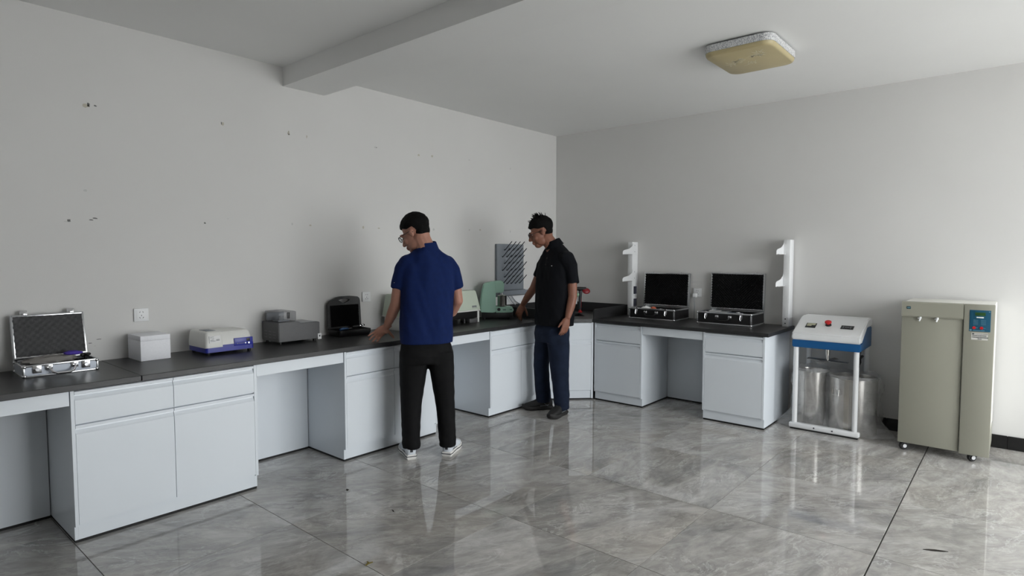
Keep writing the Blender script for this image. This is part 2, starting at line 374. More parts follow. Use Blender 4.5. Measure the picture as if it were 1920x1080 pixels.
cabinet('two-door white cabinet under the open silver case, nearest the camera', (.832, LF, 0), 0, .975, 2, D=WY - .03 - LF)
cabinet('two-door white cabinet behind the legs of the man in the blue shirt', (2.455, LF, 0), 0, .895, 2, D=WY - .03 - LF)
cabinet('two-door white cabinet below the mint green machine, beside the man in jeans', (4.0, LF, 0), 0, .885, 2, D=WY - .03 - LF)
cabinet('narrow white cabinet right of the corner sink, one drawer over one door', (RF, 3.338, 0), R(-90), .54, 1, D=WX - .02 - RF)
cabinet('narrow white cabinet at the free end of the bench, one drawer over one door', (RF, 2.18, 0), R(-90), .54, 1, D=WX - .02 - RF)
# diagonal corner sink cabinet
A = Vector((4.895, LF - .0, 0)); Bc = Vector((RF, 3.352, 0)); dv = Bc - A; W = dv.length; ang = math.atan2(dv.y, dv.x)
cs = thing('corner_sink_cabinet', 'white corner cabinet set diagonally below the black sink', 'cabinet', A, ang, 'white bench cabinets')
b = B(); b.box(0, .02, 0, .02, .015, ZB); b.box(W - .02, W, 0, .02, .015, ZB); b.box(.02, W - .02, .004, .02, .60, .63); b.box(.02, W - .02, .03, .045, .1, ZB)
b.done('body', CAB, cs, smooth=False)
B().box(.02, W - .02, .012, .026, .015, .094, .001).done('kick_plate', CAB, cs, smooth=False)
B().box(.002, W - .002, .015, .05, 0, .0148).done('black_gap_strip', GAP, cs, smooth=False)  # shade of the gap below the corner unit, built as a black strip
B().box(.022, W - .022, -.002, .018, .629, ZB - .006, .002).done('false_drawer_front', CAB, cs, smooth=False)
b = B(); front_panel(b, .022, W - .022, .097, .623); b.done('door', CAB, cs, smooth=False)

# kneehole aprons and back panels
def apron(label, loc, rz, W):
    o = B().box(0, W, 0, .018, .728, ZB, .0012).done('kneehole_apron', CAB, smooth=False); o.location = loc; o.rotation_euler = (0, 0, rz)
    tag(o, label, 'panel', 'white boards across the kneeholes')
def backp(label, loc, rz, W):
    t = thing('kneehole_back_panel', label, 'panel', loc, rz, 'white back panels of the kneeholes')
    B().box(0, W, 0, .016, .015, ZB).done('panel', CAB, t, smooth=False); B().box(.003, W - .003, .002, .014, 0, .0148).done('black_gap_strip', GAP, t, smooth=False)  # black strip along the foot of the panel
apron('white board under the worktop at the left edge of the picture', (-.35, LF + .006, 0), 0, 1.178)
apron('white board under the worktop below the dark grey instrument', (1.811, LF + .006, 0), 0, .64)
apron('white board under the worktop between the two men', (3.354, LF + .006, 0), 0, .642)
apron('white board under the worktop between the two black cases', (RF + .006, 2.793, 0), R(-90), .607)
backp('white back panel of the kneehole at the left edge of the picture', (-.35, 4.173, 0), 0, 1.178)
backp('white back panel of the kneehole below the dark grey instrument', (1.811, 4.173, 0), 0, .64)
backp('white back panel of the kneehole between the two men', (3.354, 4.173, 0), 0, .642)
backp('white back panel of the kneehole between the two black cases', (5.78, 2.793, 0), R(-90), .607)

# ------------------------------------------------------------------ worktops
def top(label, x0, x1, y0, y1):
    o = B().box(x0, x1, y0, y1, ZB + .001, Z, .003).done('worktop', TOP, smooth=False); tag(o, label, 'worktop', 'black worktops')
CF = 3.655; CR = 5.195
top('short black worktop under the silver case, left of the seam', -.6, 1.1515, CF, WY - .001)
top('long black worktop along the left wall, from the seam to the corner sink', 1.1535, 4.868, CF, WY - .001)
top('black worktop along the right wall carrying two black cases', CR, WX - .001, 1.605, 3.345)
st = thing('corner_sink', 'black corner worktop with sunken sink and raised splash edges', 'sink', (4.87, 3.347, 0))
ox, oy = 4.87, 3.347
def corner_top():
    t = bmesh.new()
    outer = [(0, CF - oy), (CR + .012 - ox, 0), (WX - .001 - ox, 0), (WX - .001 - ox, WY - .001 - oy), (0, WY - .001 - oy)]
    u = Vector((.707, -.707)); v = Vector((.707, .707)); c0 = Vector((.505, .50))
    inner = [c0 + u * a * .21 + v * b_ * .16 for a, b_ in ((-1, -1), (1, -1), (1, 1), (-1, 1))]
    def loop(pts, z): 
        vs_ = [t.verts.new((p[0], p[1], z)) for p in pts]; es = [t.edges.new((vs_[i], vs_[(i + 1) % len(vs_)])) for i in range(len(vs_))]; return vs_, es
    o1, e1 = loop(outer, Z); i1, e2 = loop(inner, Z)
    bmesh.ops.triangle_fill(t, use_beauty=True, edges=e1 + e2)
    o0 = [t.verts.new((p[0], p[1], ZB + .001)) for p in outer]
    for k in range(len(outer)): t.faces.new((o1[k], o1[(k + 1) % 5], o0[(k + 1) % 5], o0[k]))
    i0 = [t.verts.new((p[0], p[1], .62)) for p in inner]
    for k in range(4): t.faces.new((i1[k], i1[(k + 1) % 4], i0[(k + 1) % 4], i0[k]))
    t.faces.new(i0)
    bmesh.ops.recalc_face_normals(t, faces=t.faces)
    bb_ = B(); bb_.merge(t); return bb_
corner_top().done('worktop_and_basin', TOP, st, smooth=False)
b = B(); b.box(.0, WX - .002 - ox, WY - .016 - oy, WY - .002 - oy, Z, .945, .002); b.done('splashback', TOP, st, smooth=False)
b = B(); b.box(WX - .016 - ox, WX - .002 - ox, .0, WY - .017 - oy, Z, .945, .002); b.done('splashback', TOP, st, smooth=False)
rc = [(0, 0), (0, .07)] + [(.03 - .03 * math.cos(R(a)), .07 + .03 * math.sin(R(a))) for a in (20, 45, 70, 90)]
L1 = WX - .018 - (CR + .03)
poly = [(x, Z + z) for x, z in rc] + [(L1, .945), (L1, Z)]
b = B(); b.prism([(CR + .03 - ox + x, z) for x, z in poly], 'y', .0, .014); b.done('side_splash', TOP, st, smooth=False)
L2 = WY - .018 - (CF + .06)
poly = [(x, Z + z) for x, z in rc] + [(L2, .945), (L2, Z)]
b = B(); b.prism([(CF + .06 - oy + x, z) for x, z in poly], 'x', .0, .014); b.done('side_splash', TOP, st, smooth=False)

# ------------------------------------------------------------------ wall sockets
def socket(label, loc, rz, plug=False):
    t = thing('wall_socket', label, 'socket', loc, rz, 'white wall sockets')
    B().box(-.043, .043, -.010, 0, -.043, .043, .003).done('plate', WHITEP, t)
    B().box(-.028, .028, -.0115, -.0095, -.030, .030, .0008).done('insert', WHITEP, t)
    h = B()
    for x, z, a in ((-.009, .018, 25), (.009, .018, -25), (0, -.004, 0), (-.010, -.018, -30), (.010, -.018, 30)):
        h.box(-.0016, .0016, -.0122, -.011, -.0045, .0045, M=Matrix.Translation((x, 0, z)) @ Matrix.Rotation(R(a), 4, 'Y'))
    h.done('pin_slots', PRINT, t, smooth=False)
    return t
socket('white wall socket above the white foam box', (1.386, WY - .0005, 1.11), 0)
socket('white wall socket between the black plastic case and the man in blue', (3.147, WY - .0005, 1.135), 0)
s3 = socket('white wall socket with a plug in it, between the two black cases', (WX - .0005, 2.553, 1.112), R(-90))
pg = thing('power_plug', 'white plug and cord hanging from the socket between the black cases', 'plug', (WX - .013, 2.57, 1.085), R(-90))
B().box(-.02, .02, -.035, 0, -.022, .018, .006).done('plug_body', WHITEP, pg)
B().tube([(0, -.03, -.02), (0, -.032, -.05), (.003, -.03, -.12), (.0, -.028, -.2), (-.003, -.02, -.24)], .0035, 6).done('cord', RACKG, pg)

# ------------------------------------------------------------------ flight cases
def egg_foam(b, x0, x1, z0, z1, y, step=.024, amp=.010, M=None):
    """egg-crate foam sheet in the x-z plane, bumps towards -y"""
    nx = max(4, int((x1 - x0) / step * 4)); nz = max(4, int((z1 - z0) / step * 4)); t = bmesh.new(); g = []
    for i in range(nx + 1):
        row = []
        for j in range(nz + 1):
            x = x0 + (x1 - x0) * i / nx; z = z0 + (z1 - z0) * j / nz
            row.append(t.verts.new((x, y - amp * .5 * (1 + math.sin(2 * math.pi * x / step) * math.sin(2 * math.pi * z / step)), z)))
        g.append(row)
    for i in range(nx):
        for j in range(nz): t.faces.new((g[i][j], g[i + 1][j], g[i + 1][j + 1], g[i][j + 1]))
    b.merge(t, M)
def flight_case(label, loc, rz, W, D, Hb, Hl, tilt, panel, foam_step, group, latchstyle):
    """origin: centre of the base's front edge on the table; local -y is the front"""
    t = thing('flight_case', label, 'case', loc, rz, group)
    e = .012 if latchstyle == 'big' else .015
    def shell(o_y, h, M=None):
        b = B()
        b.box(-W / 2 + .003, W / 2 - .003, .003, .009, .006, h - .004, M=M); b.box(-W / 2 + .003, W / 2 - .003, D - .009, D - .003, .006, h - .004, M=M)
        b.box(-W / 2 + .003, -W / 2 + .009, .009, D - .009, .006, h - .004, M=M); b.box(W / 2 - .009, W / 2 - .003, .009, D - .009, .006, h - .004, M=M)
        b.box(-W / 2 + .003, W / 2 - .003, .003, D - .003, .003, .009, M=M)
        return b
    def trim(h, M=None):
        b = B()
        for x in (-W / 2, W / 2 - e):
            for y in (0, D - e): b.box(x, x + e, y, y + e, 0, h, .004, M=M)
        for z in (0, h - e):
            b.box(-W / 2 + .002, W / 2 - .002, 0, e, z, z + e, .003, M=M); b.box(-W / 2 + .002, W / 2 - .002, D - e, D, z, z + e, .003, M=M)
            b.box(-W / 2, -W / 2 + e, .002, D - .002, z, z + e, .003, M=M); b.box(W / 2 - e, W / 2, .002, D - .002, z, z + e, .003, M=M)
        return b
    base = shell(0, Hb).done('base', panel, t, smooth=False)
    trim(Hb).done('edge_trim', ALU, base)
    for x in (-W / 2 + .009, W / 2 - .009):
        for y in (.009, D - .009):
            for z in (.009, Hb - .009): B().ell((x, y, z), .0125, u=12, v=8).done('corner_cap', CHROME, base)
    B().box(-W / 2 + .011, W / 2 - .011, .011, D - .011, .010, Hb * .62, .002).done('foam_lining', FOAM, base, smooth=False)
    # lid: same shell turned up about the back top edge
    ML = Matrix.Translation((0, D, Hb)) @ Matrix.Rotation(R(-(90 + tilt)), 4, 'X') @ Matrix.Rotation(math.pi, 4, 'X') @ Matrix.Translation((0, -D, 0))
    # after turning: lid-local y=D is hinge, y=0 is the free edge; lid-local z=0 is the outside face
    ML = Matrix.Translation((0, D, Hb)) @ Matrix.Rotation(R(90 + tilt), 4, 'X') @ Matrix.Diagonal((1, 1, 1, 1)) 
    # here local +y goes up, local +z goes to the front (-y)
    MM = Matrix.Translation((0, D + .001, Hb + .002)) @ Matrix.Rotation(R(90 - tilt), 4, 'X')
    # rotation about x by +90: y -> z (up), z -> -y (front).  lid box spans y 0..D, z 0..Hl with z=Hl its open rim
    lid = shell(0, Hl, MM).done('lid', panel, t, smooth=False)
    trim(Hl, MM).done('edge_trim', ALU, lid)
    fb = B(); egg_foam(fb, -W / 2 + .012, W / 2 - .012, .012, D - .012, 0, foam_step, .026)
    bmesh.ops.transform(fb.bm, matrix=MM @ Matrix.Translation((0, 0, Hl - .014)) @ Matrix.Rotation(R(-90), 4, 'X'), verts=fb.bm.verts)
    bmesh.ops.recalc_face_normals(fb.bm, faces=fb.bm.faces)
    fb.done('foam_lining', FOAMS if latchstyle == 'big' else FOAM, lid, ang=80)
    # latches and handle
    for x in (-W * .32, W * .32):
        l = B()
        if latchstyle == 'big':
            l.box(x - .020, x + .020, -.006, 0, Hb - .046, Hb - .004, .003); l.cone((x, -.006, Hb - .026), (x, -.014, Hb - .026), .012, .009)
        else:
            l.box(x - .012, x + .012, -.006, 0, Hb - .050, Hb - .008, .003); l.box(x - .016, x + .016, -.008, .0, Hb - .014, Hb + .004, .002)
            l.tube([(x - .008, -.009, Hb - .02), (x - .009, -.014, Hb - .05), (x - .004, -.014, Hb - .066), (x + .004, -.014, Hb - .066), (x + .009, -.014, Hb - .05), (x + .008, -.009, Hb - .02)], .0022, 6)
        l.done('latch', CHROME, t)
        l = B(); l.box(x - .018, x + .018, D - .006, D + .026, -.008, .002, .002, M=MM @ Matrix.Translation((0, 0, Hl - .012))); l.box(x - .010, x + .010, D, D + .014, 0, .008, .002, M=MM @ Matrix.Translation((0, 0, Hl - .012)))
        if latchstyle == 'big': l.done('catch', CHROME, lid)
        else:
            l.bm.free(); l = B(); l.box(x - .012, x + .012, D - .004, D + .008, -.010, .002, .002, M=MM @ Matrix.Translation((0, 0, Hl - .004))); l.done('catch', CHROME, lid)
    hz = Hb * .55
    hw_ = .058 if latchstyle == 'big' else .062
    hm = CHROME if latchstyle == 'big' else BLACKP
    h = B()
    h.tube([(-hw_, -.004, hz + .012), (-hw_, -.022, hz + .006), (-hw_ + .012, -.034, hz - .014), (-hw_ + .03, -.038, hz - .022), (hw_ - .03, -.038, hz - .022), (hw_ - .012, -.034, hz - .014), (hw_, -.022, hz + .006), (hw_, -.004, hz + .012)], .0065, 10)
    h.done('handle', hm, t)
    for x in (-hw_, hw_):
        h = B(); h.box(x - .017, x + .017, -.006, 0, hz - .004, hz + .026, .003); h.cone((x - .012, -.010, hz + .012), (x + .012, -.010, hz + .012), .007); h.done('handle_mount', CHROME, t)
    return t
silver = flight_case('open silver aluminium case with grey egg-crate foam at the left end of the bench', (.880, 4.03, Z), R(-1.0), .345, .25, .068, .030, 14, ALU_PANEL, .038, None, 'big')
def place_case(fl, fr): 
    a = Vector(fl); c = Vector(fr); d = c - a; return ((a.x + c.x) / 2, (a.y + c.y) / 2, Z), math.atan2(d.y, d.x), d.length
l_, r_, w_ = place_case((5.535, 3.122), (5.535, 2.612))
caseA = flight_case('open black case with orange and white bits inside, nearer the corner sink', l_, r_, w_, .352, .115, .04, 5.0, BLACKF, .026, 'black aluminium-edged cases', 'small')
lB, rB, wB = place_case((5.555, 2.392), (5.555, 1.868))
caseB = flight_case('open black case with pale tools inside, next to the tall end upright', lB, rB, wB, .362, .118, .04, 3, BLACKF, .026, 'black aluminium-edged cases', 'small')

# contents of the cases
def blob_bag(name, label, cat, loc, rz, sx, sy, sz, m, seed=0, n=28):
    t = bmesh.new(); bmesh.ops.create_uvsphere(t, u_segments=n, v_segments=16, radius=1)
    for v in t.verts:
        k = noise.noise(v.co * 2.3 + Vector((seed, 0, 0))) * .22 + noise.noise(v.co * 5 + Vector((0, seed, 0))) * .12
        v.co *= 1 + k; v.co.z = max(v.co.z, -.5); v.co.x *= sx; v.co.y *= sy; v.co.z *= sz
    bb_ = B(); bb_.merge(t); o = bb_.done(name, m, ang=70); o.location = loc; o.rotation_euler = (0, 0, rz); return tag(o, label, cat)
FILM = mat_clear('grey_film_bag', (.8, .79, .78), .5, .15, (178, 174, 170))
blob_bag('tool_bag', 'crinkled clear plastic bag lying in the silver case', 'bag', (.855, 4.165, Z + .066), R(4), .125, .075, .030, FILM, 1)
blob_bag('purple_wrapper', 'small purple wrapper in the silver case', 'wrapper', (.965, 4.18, Z + .092), R(-25), .045, .028, .014, PURPLE, 4)
kn = thing('clamp_knob', 'small black knob at the right end of the silver case', 'knob', (1.02, 4.15, Z + .05), R(20))
b = B(); b.cone((0, 0, -.006), (0, 0, .03), .008, .006); 
for k in range(4): b.ell((.018 * math.cos(k * 1.57), .018 * math.sin(k * 1.57), .03), (.012, .012, .009))
b.done('knob_head', BLACKP, kn); B().cone((0, 0, .036), (0, 0, .042), .005).done('bolt', CHROME, kn)
def in_case(case, x, y, z): return case.matrix_basis @ Vector((x, y, z))
for cse in (caseA, caseB): cse.matrix_basis = Matrix.Translation(cse.location) @ Matrix.Rotation(cse.rotation_euler[2], 4, 'Z')
blob_bag('white_pouch', 'small white pouch in the black case by the sink', 'pouch', in_case(caseA, -.12, .12, .098), r_, .055, .05, .024, PAPER, 2)
blob_bag('orange_part', 'small orange part in the black case by the sink', 'part', in_case(caseA, -.045, .14, .095), r_, .03, .03, .026, ORANGE, 3)
blob_bag('grey_fitting', 'small grey metal fitting in the black case by the sink', 'fitting', in_case(caseA, .05, .12, .092), r_, .03, .022, .018, ALU, 5)
blob_bag('blue_grip', 'blue-grey grip at the right end inside the black case by the sink', 'grip', in_case(caseA, .16, .10, .092), r_, .05, .02, .016, mat('slate_plastic', (70, 80, 98), .4), 6)
t = thing('steel_rule', 'pale metal plate lying across the foam of the right black case', 'plate', in_case(caseB, -.06, .15, .074), rB + R(6))
B().box(-.13, .07, -.035, .035, 0, .045, .003).done('plate', ALU, t); B().box(-.125, -.02, -.03, .03, .0452, .0458).done('print', PAPER, t, smooth=False)
t = thing('blue_grey_gauge', 'slate blue gauge lying in the right black case', 'gauge', in_case(caseB, .07, .11, .074), rB - R(8))
B().box(-.07, .07, -.028, .028, 0, .04, .006).done('gauge_body', mat('slate_plastic', (70, 80, 98), .4), t); B().cone((.03, 0, .040), (.03, 0, .044), .018).done('dial', PAPER, t)

# white foam box
wb = thing('foam_box', 'white lidded foam box below the wall socket', 'box', (1.303, 4.135, Z), R(1))
B().box(0, .172, 0, .215, 0, .124, .002).done('box_body', FOAMW, wb); B().box(0, .172, 0, .215, .1243, .156, .002).done('lid', FOAMW, wb)

# ------------------------------------------------------------------ bench instruments
# white and blue instrument
t = thing('bench_analyser', 'white and royal blue bench analyser with a white label', 'instrument', (1.648, 4.03, Z), R(1))
W_, D_ = .325, .265
B().prism(rbox2d(0, W_, 0, D_, .018), 'z', .018, .062).done('base', BLUEP, t)
b = B()
r0 = rbox2d(.000, W_, .0, D_, .018); r1 = rbox2d(.004, W_ - .010, .004, D_ - .004, .018); r2 = rbox2d(.006, W_ - .022, .012, D_ - .006, .02); r3 = rbox2d(.012, W_ - .032, .022, D_ - .012, .016)
b.loft([[(x, y, .0625) for x, y in r0], [(x, y, .085) for x, y in r1], [(x, y, .135) for x, y in r2], [(x, y, .148) for x, y in r3]])
b.done('cover', CREAMP, t, ang=50)
b = B(); q0 = rbox2d(-.003, .118, -.003, D_ + .001, .018); q1 = rbox2d(.004, .112, .004, D_ - .004, .018); q2 = rbox2d(.014, .102, .02, D_ - .014, .012)
b.loft([[(x, y, .050) for x, y in q0], [(x, y, .075) for x, y in q0], [(x, y, .145) for x, y in q1], [(x, y, .156) for x, y in q2]]); b.done('measuring_head', CREAMP, t, ang=50)
B().box(.026, .088, .05, .16, .155, .159, .002).done('head_cap', RACKG, t)
b = B(); b.box(.185, .315, -.003, .02, .045, .098, .003); b.done('rear_connector_panel', BLUEP, t)
b = B(); b.box(.270, .293, -.0045, .0, .072, .092, .001); b.done('power_inlet', BLACKP, t)
b = B(); b.cone((.282, -.012, .060), (.282, 0, .060), .006); b.cone((.262, -.006, .060), (.262, 0, .060), .004)
b.done('connector', CHROME, t)
b = B()
for k in range(4): b.box(.205 + k * .014, .213 + k * .014, -.0040, -.002, .058, .062)
b.done('print', PRINTG, t, smooth=False)
lb = B().box(.022, .094, -.0046, .004, .082, .128).done('label', PAPER, t, smooth=False)
b = B()
for k, (xa, xb, zz) in enumerate([(.028, .050, .121), (.028, .034, .114), (.036, .052, .110), (.028, .050, .100), (.028, .060, .094), (.066, .088, .099), (.064, .088, .095), (.066, .086, .103)]): b.box(xa, xb, -.0052, -.004, zz, zz + .0022)
b.done('label_print', PRINTG, t, smooth=False)
for x in (.025, W_ - .025):
    for y in (.025, D_ - .025): B().cone((x, y, 0), (x, y, .019), .011, .013, 14).done('foot', BLACKP, t)

# dark grey instrument with smoked cover
t = thing('covered_instrument', 'dark grey bench instrument with a smoked clear cover', 'instrument', (2.197, 4.115, Z), R(0))
W_, D_ = .335, .248
b = B(); b.prism([(0, .02), (W_, .02), (W_, .146), (.176, .146), (.165, .163), (0, .163)], 'y', 0, D_, bev=.004); b.done('housing', GREYI, t)
B().box(.185, W_ - .02, .03, D_ - .03, .146, .150, .002).done('touch_panel', mat('panel_grey', (150, 152, 155), .3), t)
b = B(); b.box(.008, .15, .012, .226, .164, .242, .010, 3); b.done('smoked_cover', SMOKE, t)
b = B(); b.box(.072, .092, .004, .011, .190, .236, .002); b.done('cover_handle', BLACKP, t)
b = B(); b.box(.010, .148, .19, .20, .166, .225, .003); b.box(.03, .12, .06, .15, .164, .176, .004); b.cone((.075, .1, .176), (.075, .1, .205), .02, .016); b.done('sample_stage', RACKG, t)
b = B()
for i in range(3):
    for j in range(3): b.box(-.0012, .001, .045 + i * .062, .085 + i * .062, .045 + j * .022, .050 + j * .022)
b.done('vent_slots', mat('vent_light', (120, 120, 120), .5), t, smooth=False)
lb = B().box(W_ - .018, W_ + .012, -.002, 0, .012, .056).done('tag_label', PAPER, t, smooth=False)
B().box(W_ - .008, W_ + .002, -.0026, -.002, .030, .044).done('tag_print', PRINT, t, smooth=False)
for x in (.025, W_ - .03):
    for y in (.03, D_ - .03): B().cone((x, y, 0), (x, y, .021), .012, .012, 14).done('foot', BLACKP, t)

# black plastic tool case
t = thing('tool_case', 'open black plastic carry case with hollow handle, right of the dark grey instrument', 'case', (2.868, 4.125, Z), R(-4))
W_, D_ = .305, .195
b = B(); o0 = rbox2d(-W_ / 2, W_ / 2, 0, D_, .03); o1 = rbox2d(-W_ / 2 + .012, W_ / 2 - .012, .012, D_ - .012, .025)
i0 = rbox2d(-W_ / 2 + .01, W_ / 2 - .01, .01, D_ - .01, .025)
b.loft([[(x, y, 0) for x, y in o1], [(x, y, .022) for x, y in o0], [(x, y, .05) for x, y in o0], [(x, y, .05) for x, y in i0], [(x, y, .036) for x, y in i0]]); b.done('base', BLACKP, t)
MM = Matrix.Translation((0, D_ + .0, .052)) @ Matrix.Rotation(R(86), 4, 'X')
b = B()
HL = .262
def lid_outline(g):
    h = W_ / 2; pts = [(-h, 0), (-h + .004, HL - .085)]
    pts += [(-h + .044 - .04 * math.cos(R(a)), HL - .07 + .04 * math.sin(R(a))) for a in (0, 25, 50, 70)]
    pts += [(-.10, HL - .022), (-.07, HL - .008), (-.03, HL), (.05, HL + .002), (.09, HL - .002)]
    pts += [(h - .036 + .034 * math.sin(R(a)), HL - .040 + .034 * math.cos(R(a))) for a in (10, 35, 60, 90)]
    pts += [(h, 0)]
    return pts
def lid_mesh():
    t_ = bmesh.new(); out = lid_outline(0); n = len(out)
    hole = [(-.052, HL - .03), (-.03, HL - .024), (.035, HL - .023), (.055, HL - .03), (.03, HL - .048), (.005, HL - .056), (-.02, HL - .050)]
    def lp(pts, z): 
        v_ = [t_.verts.new((x, y, z)) for x, y in pts]; return v_, [t_.edges.new((v_[i], v_[(i + 1) % len(v_)])) for i in range(len(v_))]
    a, ea = lp(out, 0); h, eh = lp(hole, 0); bmesh.ops.triangle_fill(t_, use_beauty=True, edges=ea + eh)
    c, ec = lp(out, .03); k, ek = lp(hole, .03); bmesh.ops.triangle_fill(t_, use_beauty=True, edges=ec + ek)
    for i in range(n): t_.faces.new((a[i], a[(i + 1) % n], c[(i + 1) % n], c[i]))
    m_ = len(hole)
    for i in range(m_): t_.faces.new((h[i], h[(i + 1) % m_], k[(i + 1) % m_], k[i]))
    bmesh.ops.recalc_face_normals(t_, faces=t_.faces); return t_
b.merge(lid_mesh(), MM); lid = b.done('lid', BLACKP, t)
fb = B(); egg_foam(fb, -W_ / 2 + .022, W_ / 2 - .022, .012, HL - .072, 0, .022, .006)
bmesh.ops.transform(fb.bm, matrix=MM @ Matrix.Translation((0, 0, .031)) @ Matrix.Rotation(R(-90), 4, 'X'), verts=fb.bm.verts); bmesh.ops.recalc_face_normals(fb.bm, faces=fb.bm.faces)
fb.done('foam_lining', mat('very_dark_foam', (14, 14, 15), .95, spec=.1), lid, ang=80)
b = B(); b.box(-W_ / 2 + .014, W_ / 2 - .014, .014, D_ - .014, .034, .040, .001); b.done('foam_lining', FOAM, t, smooth=False)
mt = Matrix.Translation(t.location) @ Matrix.Rotation(t.rotation_euler[2], 4, 'Z')
bt = thing('blue_hand_tool', 'small blue-handled tool lying in the black plastic case', 'tool', mt @ Vector((-.045, .10, .041)), R(12))
B().tube([(-.05, 0, .010), (-.01, .004, .013), (.04, 0, .010)], [.008, .010, .007], 10).done('grip', BLUEC, bt); B().cone((.04, 0, .010), (.075, -.003, .010), .003, .002, 8).done('shaft', CHROME, bt)
bt = thing('black_probe', 'black probe with bright rings sticking out of the black plastic case', 'probe', mt @ Vector((.075, .13, .048)), R(-8))
B().tube([(-.03, 0, .012), (.01, 0, .014), (.05, 0, .016), (.08, 0, .02)], [.010, .010, .008, .008], 10).done('probe_body', BLACKP, bt); B().cone((.035, 0, .0155), (.045, 0, .016), .0098).done('ring', CHROME, bt); B().cone((.06, 0, .0175), (.066, 0, .018), .0092).done('ring', CHROME, bt)

# long pale green instrument behind the man in blue
t = thing('pale_green_bench_unit', 'long pale green bench unit on black legs, behind the man in the blue shirt', 'instrument', (3.285, 4.06, Z), R(0))
W_, D_ = .99, .27
b = B()
def ring(z, ix, iy0, iy1): return [(x, y, z) for x, y in rbox2d(ix, W_ - ix, iy0, D_ - iy1, .012, 4)]
b.loft([ring(.125, 0, 0, 0), ring(.142, 0, 0, 0), ring(.300, .028, .030, .01), ring(.313, .036, .044, .02)]); b.done('hood', PALEG, t, ang=40)
B().box(.0, W_, -.002, D_, .112, .124, .003).done('tray_edge', CREAMP, t)
B().box(.03, W_ - .03, .012, D_ - .02, .046, .111, .002).done('chassis', BLACKP, t)
for x in (.012, W_ - .035): B().box(x, x + .023, .006, D_ - .02, .0, .111, .002).done('end_leg', CREAMP, t)
for x in (.1, .48, W_ - .18):
    B().cone((x, .05, 0), (x, .05, .045), .016, .014, 14).done('foot', BLACKP, t)
B().box(W_ - .15, W_ - .04, .0, .05, 0.001, .040, .002).done('drip_tray', GREYI, t)
b = B()
for k in range(4): b.box(W_ - .115 + k * .016, W_ - .104 + k * .016, -.0005, .006, .150, .166)
b.box(W_ - .12, W_ - .045, -.0005, .006, .142, .1445); b.done('maker_mark', PRINTG, t, smooth=False)

# mint green mixer with a steel cup
t = thing('cup_mixer', 'mint green mixer with a steel cup, on a black base beside the drying rack', 'mixer', (4.628, 4.165, Z), R(-45))
# local +x = nose direction, camera sees the -y flank
hw_ = .095
def side(poly, y0, y1): return B().prism(poly, 'y', y0, y1, bev=.008)
B().box(-.155, .165, -.085, .085, .012, .066, .003).done('base', BLACKP, t)
for x in (-.13, .13):
    for y in (-.065, .065): B().cone((x, y, 0), (x, y, .0125), .014, .014, 12).done('foot', BLACKP, t)
body = [(-.17, .072), (-.03, .066), (-.012, .072), (-.012, .388), (-.04, .386), (-.10, .375), (-.135, .362), (-.158, .28), (-.172, .15)]
side(body, -hw_, hw_).done('column', MINT, t, ang=40)
b = B(); b.prism([(-.03, .268), (.072, .272), (.076, .376), (.062, .392), (-.03, .390)], 'y', -.090, .090, bev=.012); b.done('head', MINT, t, ang=40)
foot_ = [(-.02, .064), (.10, .060), (.175, .074), (.17, .112), (.155, .124), (-.02, .128)]
b = B(); b.prism(foot_, 'y', -.092, .092, bev=.010); b.done('foot_block', MINT, t, ang=40)
b = B(); b.lathe([(0, .128), (.046, .128), (.048, .134), (.048, .235), (.050, .238), (.046, .240), (.044, .236), (.043, .15), (0, .15)], 32, (.055, -.042, 0)); b.done('steel_cup', STEEL, t)
b = B(); b.cone((.055, -.042, .16), (.055, -.042, .272), .006); b.box(.02, .09, -.046, -.038, .242, .248, .002); b.done('stirrer', STEEL, t)
B().cone((.02, -.091, .100), (.02, -.101, .100), .017, .016, 24).done('speed_knob', BLACKP, t)
b = B(); b.box(.062, .092, -.0935, -.092, .092, .101); b.box(.130, .155, -.0935, -.092, .094, .102); b.done('maker_mark', mat('print_teal', (74, 104, 96), .6), t, smooth=False)

# drying rack
t = thing('drying_rack', 'grey peg drying rack for glassware on the wall by the corner', 'rack', (4.83, WY - .001, 1.04))
b = B(); b.box(0, .455, -.035, 0, .07, .58, .008); b.done('back_board', RACKG, t)
b = B(); b.prism([(0, 0), (-.075, .02), (-.085, .065), (-.078, .067), (-.068, .03), (-.03, .068), (0, .07)], 'x', -.005, .49); b.done('drip_tray', RACKG, t)
pegm = None
for r in range(6):
    for c in range(5):
        if r % 2 == 0 and c == 4: continue
        x = .12 + c * .072 - (0 if r % 2 == 0 else .034); z = .515 - r * .074
        if pegm is None:
            b = B(); b.tube([(0, 0, 0), (0, -.012, .001), (.006, -.10, .088), (.0065, -.105, .093)], [.009, .0055, .0048, .003], 7); o = b.done('peg', RACKD, t); pegm = o.data
        else:
            o = bpy.data.objects.new('peg', pegm); COL.objects.link(o); o.parent = t
        o.location = (x, -.034, z)
b = B(); b.tube([(.18, -.03, .012), (.19, -.05, -.02), (.23, -.05, -.06), (.29, -.05, -.10)], .005, 7); b.tube([(.24, -.03, .012), (.255, -.04, -.02), (.30, -.04, -.06), (.38, -.04, -.095)], .005, 7); b.done('drain_hose', RACKG, t)
t2 = B().box(0, .50, -.012, 0, 0, .088, .002).done('lit_wall_strip', WHITEP); t2.location = (4.905, WY - .001, .948); tag(t2, 'white strip standing in for the lit wall just below the drying rack', 'panel')  # bright lit wall below the rack, put in as a white strip

